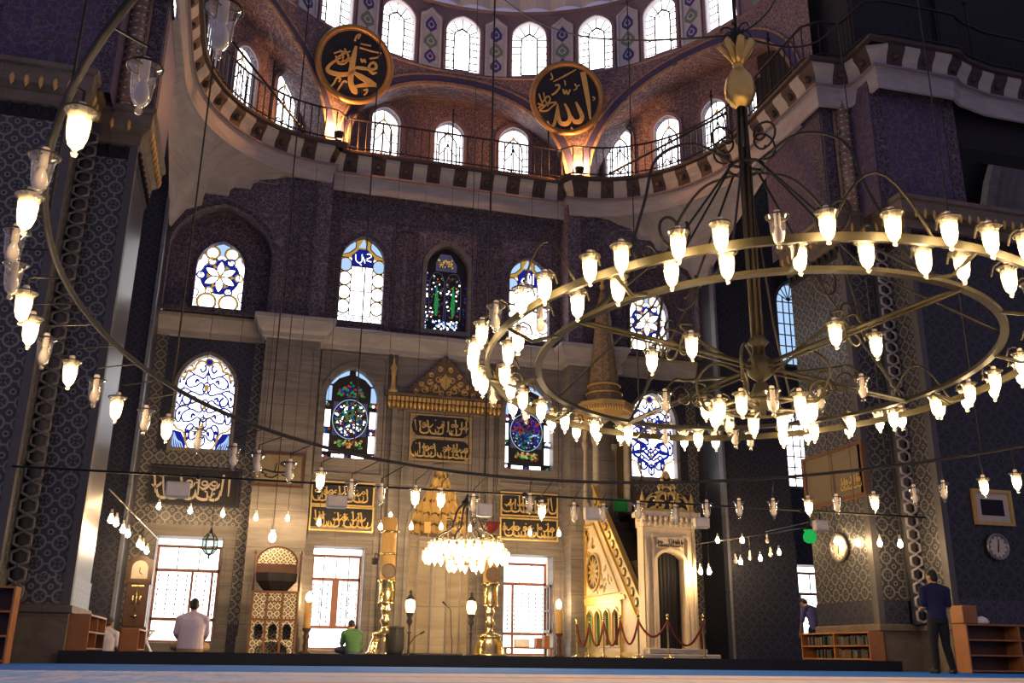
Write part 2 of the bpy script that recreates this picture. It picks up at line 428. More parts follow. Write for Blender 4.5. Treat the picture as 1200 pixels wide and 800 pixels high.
def carpet(name):
    t = NT(name); p = t.xyz(t.pos()); x, y = p[0], p[1]
    w = t.vec(x, y)
    n1 = t.noise(t.vec(x, t.m('MULTIPLY', y, 1.)), 1.1, 4., .65); n2 = t.noise(t.vec(x, t.m('MULTIPLY', y, .16)), 3.6, 4., .7)
    band = t.m('FRACT', t.m('DIVIDE', y, 2.2))
    edge = t.m('LESS_THAN', t.m('ABSOLUTE', t.m('SUBTRACT', band, .5)), .09)
    col = t.ramp(n2, [(.36, (.16, .33, .66)), (.5, (.28, .42, .68)), (.57, (.58, .48, .56)), (.63, (.2, .38, .7))])
    right = t.m('MINIMUM', 1., t.m('MAXIMUM', 0., t.m('DIVIDE', t.m('SUBTRACT', x, -1.), 4.)))
    warm = t.ramp(n2, [(.34, (.6, .3, .28)), (.46, (.74, .6, .48)), (.56, (.36, .38, .5)), (.66, (.78, .64, .5))])
    col = t.mix(t.m('MULTIPLY', right, .8), col, warm)
    col = t.mix(t.m('MULTIPLY', edge, t.m('MULTIPLY', right, .6)), col, (.34, .12, .13))
    far = t.m('GREATER_THAN', y, 11.8)
    col = t.mix(far, col, t.mix(n1, (.012, .12, .46), (.02, .18, .62)))
    return t.fin(col, .95, 0., .1)
M['carpet'] = carpet('patterned prayer carpet')
M['plat_top'] = plain('dark blue platform carpet', (.03, .06, .15), .95)
M['plat_front'] = plain('black platform face', (.008, .009, .014), .6)
# ================================================================== SETTING
def X(rel): return X0+rel
struct(MB().add([(-16, -8, 0), (42, -8, 0), (42, 30, 0), (-16, 30, 0)], [(0, 1, 2, 3)]), 'floor', M['carpet'])
pl = MB(); pl.box(-2.78, 13.42, 18.22, 26.69, 0, TOP, 0); pl.box(-2.8, 13.44, 18.2, 18.26, 0, TOP+.012, 1)
struct(pl, 'floor_platform', [M['plat_top'], M['plat_front']])

WIN = [0]
GLASS = ['g_white', 'lead', 'g_blue', 'g_amber', 'g_pale', 'g_green', 'g_red', 'g_dim', 'g_yel', 'g_lower']
GM = [M[k] for k in GLASS]
GI = {k: i for i, k in enumerate(GLASS)}
def win(mb, frame=None, fm='marble_lt'):
    WIN[0] += 1
    o = struct(mb, 'window_%d' % WIN[0], GM)
    if frame is not None: frame.build('window_frame', M[fm], o)
    return o
def ringframe(F, poly, w, d0, d1, mb=None):                 # a moulding that follows an outline
    mb = mb or MB(); n = len(poly); c = (sum(p[0] for p in poly)/n, sum(p[1] for p in poly)/n); out = []
    for i in range(n):
        a, b, e = V3(poly[i-1]), V3(poly[i]), V3(poly[(i+1) % n])
        t1 = (b-a); t2 = (e-b); t1.normalize(); t2.normalize()
        nn = V3((t1.y+t2.y, -(t1.x+t2.x))); nn = nn/max(.5, nn.length_squared/2) if nn.length > 1e-6 else V3((t1.y, -t1.x))
        out.append((b.x+nn.x*w, b.y+nn.y*w))
    O, U, W = F; N = U.cross(W)
    vs = [O+U*a+W*b+N*d for d in (d0, d1) for P in (poly, out) for a, b in P]
    fs = []
    for i in range(n):
        j = (i+1) % n
        fs += [(2*n+i, 3*n+i, 3*n+j, 2*n+j), (n+i, n+j, 3*n+j, 3*n+i), (j, i, 2*n+i, 2*n+j)]
    mb.add(vs, fs, 0); return mb
# ---- stained glass patterns, drawn in window units: x from -1 to 1 (half width), y from 0 to 1 (height)
def sg(F, c, w, b0, b1):
    O, U, W = F; O2 = O+U*c+W*b0; h = w/2; H = b1-b0
    mb = MB(); Fr = (O2, U, W)
    def P(p): return (p[0]*h, p[1]*H)
    def poly(pts, m, lay): mb.prism([P(p) for p in pts], Fr, lay*.006-.006, lay*.006, GI[m])
    def line(pts, wd, m, lay, sub=4): mb.stroke([P(p) for p in pts], wd, Fr, lay*.006-.006, lay*.006, GI[m], sub)
    def disc(x, y, r, m, lay, n=20, sx=1, sy=1): mb.prism([(x*h+a*r*sx, y*H+b*r*sy) for a, b in circ((0, 0), 1, n)], Fr, lay*.006-.006, lay*.006, GI[m])
    def ring(x, y, r, wd, m, lay, sx=1, sy=1, n=20): mb.stroke([(x*h+a*r*sx, y*H+b*r*sy) for a, b in circ((0, 0), 1, n)+[(1, 0)]], wd, Fr, lay*.006-.006, lay*.006, GI[m], 1)
    return mb, poly, line, disc, ring, h, H
def glass_arabesque(F, c, w, b0, b1, rich=0):
    mb, poly, line, disc, ring, h, H = sg(F, c, w, b0, b1)
    poly([(-1.05, -.02), (1.05, -.02), (1.05, 1.03), (-1.05, 1.03)], 'g_white', 0)
    wd = .045+.012*rich
    for s in (-1, 1):
        def q(l): return [(s*a, b) for a, b in l]
        for y, k in ((.12, .55), (.3, .95), (.48, 1.), (.66, .92)):
            line(q([(0, y+.17), (.16*k, y+.1), (.5*k, y+.13), (.78*k, y+.07), (.7*k, y), (.42*k, y+.01), (.22*k, y+.05), (0, y)]), wd, 'g_blue', 2)
            line(q([(.5*k, y+.13), (.72*k, y+.16), (.98*k, y+.12), (1.0*k, y+.03), (.86*k, y-.01), (.78*k, y+.07)]), wd, 'g_blue', 2)
            line(q([(0, y+.06), (.1, y+.03), (.12, y-.03), (0, y-.07)]), wd*.9, 'g_blue', 3)
            line(q([(.3*k, y+.06), (.4*k, y+.08), (.44*k, y+.04)]), wd*1.3, 'g_blue', 3)
            line(q([(.86*k, y+.1), (.9*k, y+.06)]), wd*1.5, 'g_blue', 3)
        line(q([(.62, .57), (.5, .52), (.58, .46)]), wd*1.3, 'g_blue', 3)
        line(q([(.98, .76), (.78, .76), (.7, .83), (.5, .84), (.42, .91), (.22, .94), (.05, .9)]), .06, 'g_amber', 4)
        line(q([(.98, .79), (.8, .8), (.74, .87), (.56, .88), (.46, .95)]), .026, 'lead', 5)
        line(q([(.5, .84), (.66, .93), (.42, .97), (.36, .9)]), .045, 'g_amber', 4)
        line(q([(.3, .86), (.2, .82), (.1, .86), (.16, .9)]), .05, 'g_blue', 3)
        line(q([(1, .27), (.85, .22), (.62, .19), (.52, .1), (.36, .02), (0, .03)]), .05, 'g_amber', 4)
        line(q([(1, .3), (.82, .25), (.56, .2), (.46, .1), (.3, .0)]), .022, 'lead', 5)
        if not rich:
            poly(q([(1.02, -.01), (.48, -.01), (.52, .1), (.7, .19), (1.02, .21)]), 'g_blue', 3)
            for k in range(5): line(q([(.58+.08*k, .03), (.66+.07*k, .08), (.8+.03*k, .1+.02*k)]), .03, 'g_pale', 4)
        else:
            for y in (.26, .44, .62): line(q([(.08, y), (.4, y+.07), (.75, y+.03), (.45, y-.03), (.12, y-.08)]), .085, 'g_blue', 3)
        disc(s*.86, .67, .07, 'g_amber' if rich else 'g_white', 5, 10)
    disc(0, .93, .13, 'g_amber', 4); disc(0, .93, .085, 'g_blue', 6)
    disc(0, .66, .07, 'g_amber', 4, 10, .8, 1.4); disc(0, .46, .06, 'g_amber', 4, 10, .8, 1.3); disc(0, .27, .05, 'g_amber', 4, 10, .8, 1.3)
    line([(0, .9), (0, .7)], .035, 'g_blue', 2, 1); line([(0, .42), (0, .05)], .03, 'lead', 2, 1)
    for b in (.25, .5, .75): line([(-1, b), (1, b)], .014, 'lead', 1, 1)
    return mb
def glass_rosette(F, c, w, b0, b1):
    mb, poly, line, disc, ring, h, H = sg(F, c, w, b0, b1)
    poly([(-1.05, -.02), (1.05, -.02), (1.05, 1.03), (-1.05, 1.03)], 'g_white', 0)
    cy = .5; Rr = .78*h
    poly([(-1.05, .8), (1.05, .8), (1.05, 1.03), (-1.05, 1.03)], 'g_pale', 1)
    disc(0, cy, Rr, 'g_blue', 2, 24)
    for k in range(6):
        a = k*PI/3+PI/6
        pts = petal((0, cy*H), a, Rr*.9, Rr*.4)
        mb.prism(pts, (F[0]+F[1]*c+F[2]*b0, F[1], F[2]), .012, .018, GI['g_white'])
        mb.stroke(pts+[pts[0]], .022, (F[0]+F[1]*c+F[2]*b0, F[1], F[2]), .012, .022, GI['lead'], 1)
        a2 = a+PI/6; bx, by = math.cos(a2)*Rr, cy*H+math.sin(a2)*Rr
        disc(bx/h, by/H, .15*h, 'g_white', 3, 14); ring(bx/h, by/H, .16*h, .045, 'g_amber' if k % 2 else 'g_blue', 5)
        tx, ty = math.cos(a2)*Rr*.62, cy*H+math.sin(a2)*Rr*.62
        disc(tx/h, ty/H, .12*h, 'g_amber', 4, 3)
    ring(0, cy, Rr*1.02, .03, 'lead', 6, n=26)
    disc(0, cy, .1*h, 'g_amber', 5, 10)
    for s in (-1, 1):
        disc(s*.4, .84, .25*h, 'g_white', 3); ring(s*.4, .84, .26*h, .05, 'g_amber', 4); ring(s*.4, .84, .31*h, .018, 'lead', 5)
        disc(s*.44, .12, .34*h, 'g_white', 3); ring(s*.44, .12, .36*h, .05, 'g_amber', 4); ring(s*.44, .12, .41*h, .018, 'lead', 5)
        line([(s*1, .3), (s*.8, .27), (s*.86, .18), (s*1, .15)], .03, 'lead', 4)
        line([(s*1, .72), (s*.84, .74), (s*.8, .86)], .045, 'g_amber', 4)
        line([(s*.86, 0), (s*.86, 1)], .012, 'lead', 1, 1)
    for b in (.22, .76): line([(-1, b), (1, b)], .014, 'lead', 1, 1)
    return mb
MUH = [([(-.85, .75), (-.8, .4), (-.5, .2), (-.1, .32), (-.12, .8)], .1), ([(0, .62), (.3, .2)], .1), ([(.28, .8), (.7, .88), (.95, .72), (.6, .56), (.35, .52)], .1), ([(.2, .44), (.6, .4), (.98, .34)], .1), ([(-.3, .12), (-.1, .04)], .09)]
ALL = [([(.72, .9), (.7, .15)], .15), ([(.4, .75), (.38, .25), (.15, .2), (.12, .55)], .14), ([(.05, .75), (.02, .25), (-.2, .2), (-.25, .55)], .14),
       ([(-.3, .45), (-.55, .5), (-.75, .3), (-.5, .2), (-.35, .35)], .12), ([(.05, .92), (.12, .82), (.2, .92), (.28, .82)], .06)]
def glass_calli(F, c, w, b0, b1, word):
    mb, poly, line, disc, ring, h, H = sg(F, c, w, b0, b1)
    poly([(-1.05, -.02), (1.05, -.02), (1.05, 1.03), (-1.05, 1.03)], 'g_white', 0)
    poly([(-1.05, .76), (1.05, .76), (1.05, 1.03), (-1.05, 1.03)], 'g_amber', 1)
    poly([(-.46, .1), (.46, .1), (.46, .68), (-.46, .68)], 'g_white', 3)
    poly([(-.46, .66), (.46, .66), (.46, .8), (.2, .87), (-.2, .87), (-.46, .8)], 'g_blue', 4)
    for pts, wd in word: line([(a*.4, .675+b*.17) for a, b in pts], wd*.2, 'g_white', 6)
    for pts in ([(-.48, .1), (-.48, .8)], [(.48, .1), (.48, .8)], [(-.48, .1), (.48, .1)], [(-.48, .38), (.48, .38)], [(-.48, .67), (.48, .67)], [(0, .6), (0, .68)]): line(pts, .03, 'lead', 5, 1)
    for s in (-1, 1):
        for k in range(4):
            y = .2+.16*k
            disc(s*.76, y, .3*h, 'g_white' if k < 3 else 'g_pale', 1, 16, 1, 1.15)
            ring(s*.76, y, .3*h, .03, 'lead', 2, 1, 1.15); ring(s*.76, y, .27*h, .02, 'g_amber', 2, 1, 1.15)
            line([(s*1, y+.08), (s*.72, y+.08)], .03, 'lead', 2, 1)
        disc(s*.78, .045, .22*h, 'g_white', 1); ring(s*.78, .045, .23*h, .03, 'lead', 2)
        poly([(s*.34, .88), (s*.6, .82), (s*.97, .79), (s*.9, .9), (s*.6, .96), (s*.34, .95)], 'g_pale', 2)
        line([(s*.34, .88), (s*.6, .82), (s*.97, .79), (s*.9, .9), (s*.6, .96), (s*.34, .95), (s*.34, .88)], .03, 'lead', 3, 1)
    poly([(-.22, .89), (.22, .89), (.0, .99)], 'g_pale', 2)
    disc(0, .03, .42*h, 'g_white', 1, 16, 1, .55); ring(0, .03, .43*h, .03, 'lead', 2, 1, .55)
    return mb
def glass_roundel(F, c, w, b0, b1, seed, cols):
    rr = random.Random(seed)
    mb, poly, line, disc, ring, h, H = sg(F, c, w, b0, b1)
    poly([(-1.05, -.02), (1.05, -.02), (1.05, 1.03), (-1.05, 1.03)], 'lead', 0)
    for s in (-1, 1):
        for y0, y1 in ((.1, .28), (.36, .54), (.64, .8)): poly([(s*.74, y0), (s*.96, y0), (s*.96, y1), (s*.74, y1)], 'g_white' if y1 < .7 else 'g_pale', 1)
        poly([(s*.14, .0), (s*.6, .0), (s*.6, .075), (s*.14, .075)], 'g_white', 1)
        poly([(s*.72, .82), (s*.9, .82), (s*.56, .93), (s*.12, .985), (s*.12, .93), (s*.5, .885)], 'g_pale', 1)
        for y in (.04, .32, .6):
            for k in range(7): disc(s*(.85+rr.uniform(-.1, .1)), y+rr.uniform(-.028, .028), .045, rr.choice(('g_white', 'g_green', 'g_red', 'g_blue', 'g_dim')), 2, 6)
    for k in range(8): disc(rr.uniform(-.1, .1), .035+rr.uniform(-.025, .025), .04, rr.choice(('g_white', 'g_blue', 'g_dim', 'g_red')), 2, 6)
    poly([(-.64, .27), (.64, .27), (.64, .63), (-.64, .63)], 'g_dim', 1)
    cy = .45; Rr = .64*h; disc(0, cy, Rr, 'lead', 2, 26, 1, 1.15); ring(0, cy, Rr*1.03, .014, 'g_pale', 3, 1, 1.15, 26)
    pts = []
    for k in range(330):
        a, r = rr.uniform(0, 2*PI), math.sqrt(rr.uniform(0, 1))*Rr*.92
        x, y = math.cos(a)*r, math.sin(a)*r*1.15
        top = y > -.02
        g = rr.choice(cols[0] if top else cols[1])
        disc(x/h, (cy*H+y)/H, rr.uniform(.016, .038), g, 3+k % 3, 6)
    for k in range(46): disc(rr.uniform(-.5, .5), .185+rr.uniform(-.04, .04), rr.uniform(.025, .05), rr.choice(('g_yel', 'g_yel', 'g_green', 'g_red', 'g_amber')), 2+k % 2, 6)
    ring(0, .185, .56*h, .025, 'lead', 4, 1, .32)
    for k in range(60):
        x = rr.uniform(-.5, .5); y = .69+rr.uniform(0, .17)*(1-abs(x)/.75)
        disc(x, y, rr.uniform(.025, .05), rr.choice(('g_green', 'g_green', 'g_blue', 'g_dim', 'g_red')), 2+k % 2, 6)
    return mb
def glass_trees(F, c, w, b0, b1):
    rr = random.Random(5)
    mb, poly, line, disc, ring, h, H = sg(F, c, w, b0, b1)
    poly([(-1.05, -.02), (1.05, -.02), (1.05, 1.03), (-1.05, 1.03)], 'lead', 0)
    for k in range(60): disc(rr.uniform(-.6, .6), .1+rr.uniform(-.05, .05), rr.uniform(.02, .04), rr.choice(('g_white', 'g_white', 'g_pale', 'g_blue')), 1+k % 2, 6)
    for s in (-.42, .36):
        poly([(s-.05, .2), (s+.05, .2), (s+.1, .34), (s+.02, .54), (s-.02, .54), (s-.1, .34)], 'g_green', 3)
        for k in range(90):
            x = s+rr.uniform(-.3, .3); y = rr.uniform(.18, .66)
            disc(x, y, rr.uniform(.014, .03), rr.choice(('g_dim', 'g_blue', 'g_green', 'g_red', 'g_dim', 'g_white', 'g_amber')), 1+k % 2, 6)
        line([(s-.34, .16), (s-.34, .6), (s, .7), (s+.34, .6), (s+.34, .16)], .02, 'g_dim', 4, 2)
    for k in range(44): disc(-.9+rr.uniform(-.07, .07), rr.uniform(.05, .7), .028, rr.choice(('g_pale', 'g_dim', 'g_blue', 'g_white')), 1+k % 2, 6)
    for k in range(14): disc(.92+rr.uniform(-.05, .05), rr.uniform(.05, .6), .022, rr.choice(('g_dim', 'g_blue')), 1+k % 2, 6)
    poly([(-.5, .72), (.5, .72), (.5, .8), (.2, .92), (-.3, .92), (-.5, .82)], 'g_dim', 1)
    for k in range(50): disc(rr.uniform(-.4, .3), .8+rr.uniform(-.04, .06), rr.uniform(.02, .04), rr.choice(('g_amber', 'g_yel', 'g_amber', 'lead')), 2+k % 2, 6)
    return mb
def glass_grid(F, c, w, b0, b1, kind):
    mb, poly, line, disc, ring, h, H = sg(F, c, w, b0, b1)
    poly([(-1.05, -.02), (1.05, -.02), (1.05, 1.03), (-1.05, 1.03)], 'g_pale' if kind == 'aisle_b' else 'g_white', 0)
    if kind == 'drum':
        for s in (-1, 1):
            line([(s*.45, .1), (s*.45, .68), (s*.3, .78), (0, .84)], .05, 'lead', 1)
            for k in range(6): line([(s*.45, .12+.12*k), (s*1, .12+.12*k)], .042, 'lead', 1, 1)
            line([(s*.25, .8), (s*.5, .93)], .042, 'lead', 1, 1); line([(s*.4, .74), (s*.85, .82)], .042, 'lead', 1, 1)
        line([(-.45, .1), (.45, .1)], .042, 'lead', 1, 1); line([(0, .84), (0, 1)], .042, 'lead', 1, 1)
        ring(0, .76, .12, .03, 'lead', 2); line([(-.25, .68), (0, .76), (.25, .68)], .03, 'g_amber', 2)
    elif kind == 'gallery':
        for s in (-1, 1):
            line([(s*.58, .05), (s*.58, .6), (s*.4, .74), (0, .84)], .05, 'lead', 1)
            for k in range(5): line([(s*.58, .1+.13*k), (s*1, .1+.13*k)], .036, 'lead', 1, 1)
            line([(s*.58, .45), (s*.2, .55), (0, .66)], .04, 'lead', 1); line([(s*.58, .2), (s*.25, .3), (0, .2)], .04, 'lead', 1)
        line([(-.58, .05), (.58, .05)], .03, 'lead', 1, 1); line([(0, .05), (0, 1)], .036, 'lead', 1, 1)
        disc(0, .84, .06, 'g_amber', 2, 8); disc(0, .7, .05, 'g_pale', 2, 8)
    else:
        for s in (-1, 0, 1): line([(s*.34, 0), (s*.34, .84)], .045, 'lead', 1, 1)
        for k in range(1, 7): line([(-1, k*.13), (1, k*.13)], .04, 'lead', 1, 1)
        for a in range(1, 7): line([(0, .8), (math.cos(a*PI/7)*1.1, .8+math.sin(a*PI/7)*.3)], .04, 'lead', 1, 1)
    return mb
WC = (2.59, 7.81)                                   # windows over the two inner doors
FQ = front(0, D, 0)
# ---- lower centre wall, its windows and doors
doors = [(-1.34, 1.64, .42, 3.06, 'l'), (2.52, 1.36, .3, 2.96, 'm'), (7.83, 1.44, .22, 2.94, 'r')]
mihrab_open = [(4.36, TOP), (6.08, TOP), (6.08, 3.35), (6.0, 3.9), (5.75, 4.35), (5.5, 4.8), (5.37, 5.25), (5.07, 5.25), (4.94, 4.8), (4.69, 4.35), (4.44, 3.9), (4.36, 3.35)]
wl = [arch(WC[0], 1.46, 5.37, 8.0), arch(WC[1], 1.46, 5.37, 7.98)]
c = MB(); c.holed(rect(1.57, 8.83, TOP, 8.6), wl+[rect(d[0]-d[1]/2, d[0]+d[1]/2, d[2], d[3]) for d in doors[1:]]+[mihrab_open], FQ, .55, 0, 0)
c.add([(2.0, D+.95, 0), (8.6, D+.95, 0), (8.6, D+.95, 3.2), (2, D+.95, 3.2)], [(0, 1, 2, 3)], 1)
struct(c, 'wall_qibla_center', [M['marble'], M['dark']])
for i, (cx, b1, sd, cols) in enumerate(((WC[0], 8.0, 3, (('g_green', 'g_red', 'g_blue', 'g_green', 'g_white'), ('g_green', 'g_red', 'g_white', 'g_dim', 'g_blue'))),
                                        (WC[1], 7.98, 9, (('g_red', 'g_blue', 'g_red', 'g_blue', 'g_dim'), ('g_blue', 'g_green', 'g_pale', 'g_blue', 'g_dim'))))):
    win(glass_roundel(front(0, D+.3, 0), cx, 1.5, 5.33, b1+.04, sd, cols), ringframe(FQ, arch(cx, 1.46, 5.37, b1), .16, 0, .05), 'marble')
# sunk panels that frame the windows, doors and mihrab
tr = MB()
for a0, a1, b0, b1 in ((1.72, 3.5, 4.95, 8.35), (6.95, 8.72, 4.95, 8.35), (1.72, 3.42, 3.25, 3.4), (6.95, 8.7, 3.2, 3.35)):
    ringframe(FQ, rect(a0, a1, b0, b1), .07, 0, .06, tr)
for xx in (3.62, 3.78, 6.62, 6.78): tr.tube([(xx, D-.03, TOP), (xx, D-.03, 8.5)], .055, 8)
for d in doors[1:]: ringframe(FQ, rect(d[0]-d[1]/2-.02, d[0]+d[1]/2+.02, d[2], d[3]), .18, 0, .05, tr); ringframe(FQ, rect(d[0]-d[1]/2-.2, d[0]+d[1]/2+.2, d[2], d[3]+.18), .1, 0, .09, tr)
struct(tr, 'trim_1', M['marble'])
# ---- recessed tiled bays left and right of the centre
for s, nm in ((-1, 'left'), (1, 'right')):
    cx = X(s*6.57); cw = 1.48
    hs = [arch(cx, cw, 5.38, 8.0)]
    if s < 0: hs.append(rect(doors[0][0]-.82, doors[0][0]+.82, .42, 3.06))
    a0, a1 = sorted((X(s*8.02), X(s*5.05)))
    mb = MB(); mb.holed(rect(a0, a1, TOP, 8.6), hs, FQ, .5, 0, 1)
    if s < 0: mb.add([(a0, D+.9, 0), (a1, D+.9, 0), (a1, D+.9, 3.2), (a0, D+.9, 3.2)], [(0, 1, 2, 3)], 2)
    struct(mb, 'wall_qibla_%s' % nm, [M['wall_tile'], M['marble_lt'], M['dark']])
    win(glass_arabesque(front(0, D+.25, 0), cx, cw+.04, 5.34, 8.04, s > 0), ringframe(FQ, arch(cx, cw, 5.38, 8.0), .1, 0, .04), 'marble')
    bd = MB()
    for q in (0, 1):
        e0 = a0+.02 if q == 0 else a1-.34
        bd.box(e0, e0+.32, D-.03, D+.01, .9, 8.5, 0)
    bd.box(a0+.34, a1-.34, D-.03, D+.01, 3.3, 3.85, 0); bd.box(a0+.34, a1-.34, D-.03, D+.01, 4.9, 5.3, 0)
    if s < 0:
        dd = doors[0]; ringframe(FQ, rect(dd[0]-.84, dd[0]+.84, .42, 3.06), .3, .02, .08, mb2 := MB())
        mb2.build('door_surround', M['marble'], struct(bd, 'trim_%d' % (5+s), M['strip_tile']))
    else: struct(bd, 'trim_%d' % (5+s), M['strip_tile'])
    # pilaster
    p0, p1 = sorted((X(s*5.12), X(s*3.64)))
    pm = MB(); pm.box(p0, p1, 26.0, D+.02, TOP, 8.55); ringframe(front(0, 26.0, 0), rect(p0+.16, p1-.16, 3.6, 8.2), .05, -.0, .03, pm)
    pm.box(p0-.04, p1+.04, 25.94, D, TOP, .6)
    struct(pm, 'column_%s' % nm, M['marble'])
# ---- string course
pth = [(X(-8.0), D), (X(-5.14), D), (X(-5.14), 26.0), (X(-3.62), 26.0), (X(-3.62), D), (X(3.62), D), (X(3.62), 26.0), (X(5.14), 26.0), (X(5.14), D), (X(8.0), D)]
sc = MB(); sc.sweep(pth, [(0, 8.45), (.1, 8.48), (.1, 8.6), (.2, 8.68), (.3, 8.92), (.34, 8.94), (.34, 9.04), (.28, 9.08), (0, 9.1)])
struct(sc, 'trim_7', M['marble_lt'])
# ---- upper wall
up = [arch(2.65, 1.27, 9.38, 12.08), arch(7.78, 1.27, 9.34, 12.03), arch(5.2, 1.28, 9.36, 12.1)]
u = MB(); u.holed(rect(1.58, 8.82, 9.0, 13.7), up, FQ, .4); struct(u, 'wall_upper_center', M['purple'])
win(glass_calli(front(0, D+.2, 0), 2.65, 1.3, 9.35, 12.1, MUH), ringframe(FQ, up[0], .13, 0, .05), 'purple_border')
win(glass_trees(front(0, D+.2, 0), 5.2, 1.3, 9.33, 12.12), ringframe(FQ, up[2], .14, 0, .09), 'marble')
win(glass_calli(front(0, D+.2, 0), 7.78, 1.3, 9.31, 12.05, ALL), ringframe(FQ, up[1], .13, 0, .05), 'purple_border')
ub = MB()
for xx in (1.62, 3.55, 3.95, 6.15, 6.55, 8.5): ub.box(xx, xx+.28, D-.02, D+.01, 9.1, 12.6)
ub.box(1.62, 8.78, D-.02, D+.01, 12.62, 13.3)
for a0, a1 in ((3.55, 4.23), (6.15, 6.83)): ringframe(FQ, rect(a0, a1, 9.3, 12.4), .05, 0, .05, ub)
struct(ub, 'trim_8', M['purple_border'])
for s, nm in ((-1, 'left'), (1, 'right')):
    a0, a1 = sorted((X(s*8.02), X(s*3.62))); cx = X(s*6.55)
    mb = MB(); Fp = front(0, 26.0, 0)
    mb.holed(rect(a0, a1, 9.0, 13.7), [arch(cx, 2.75, 9.1, 12.25, 9, .5)], Fp, .7, 0, 1)
    mb.holed(rect(cx-1.4, cx+1.4, 9.05, 12.3), [arch(cx, 1.3, 9.38, 11.4)], FQ, .4, 1, 1)
    e = X(s*3.62); mb.add([(e, 26.0, 9), (e, D, 9), (e, D, 13.7), (e, 26.0, 13.7)], [(0, 1, 2, 3)], 0)
    struct(mb, 'wall_upper_%s' % nm, [M['purple'], M['purple']])
    win(glass_rosette(front(0, D+.2, 0), cx, 1.34, 9.35, 11.43), ringframe(FQ, arch(cx, 1.3, 9.38, 11.4), .1, 0, .05), 'purple_border')
    vb = MB(); q0 = X(s*4.4)
    vb.box(q0-.36, q0+.36, 25.97, 26.01, 9.1, 13.5); ringframe(Fp, rect(q0-.3, q0+.3, 9.2, 13.4), .04, 0, .05, vb)
    ringframe(Fp, arch(cx, 2.75, 9.1, 12.25, 9, .5), .12, 0, .04, vb)
    struct(vb, 'trim_%d' % (10+s), M['purple_border'])
# ---- bay side walls: buttress blocks next to the qibla wall
for s, nm in ((-1, 'left'), (1, 'right')):
    mb = MB(); a0, a1 = sorted((X(s*8.0), X(s*10.15)))
    mb.box(a0, a1, 25.05, 26.72, 0, 3.4, 0); mb.box(a0, a1, 25.1, 26.72, 3.4, 13.7, 1)
    mb.box(X(s*8.0)-.04, X(s*8.0)+.04, 25.0, 25.25, 0, 13.6, 2)
    struct(mb, 'wall_buttress_%s' % nm, [M['but_tile'], M['wall_tile'], M['marble_blue']])
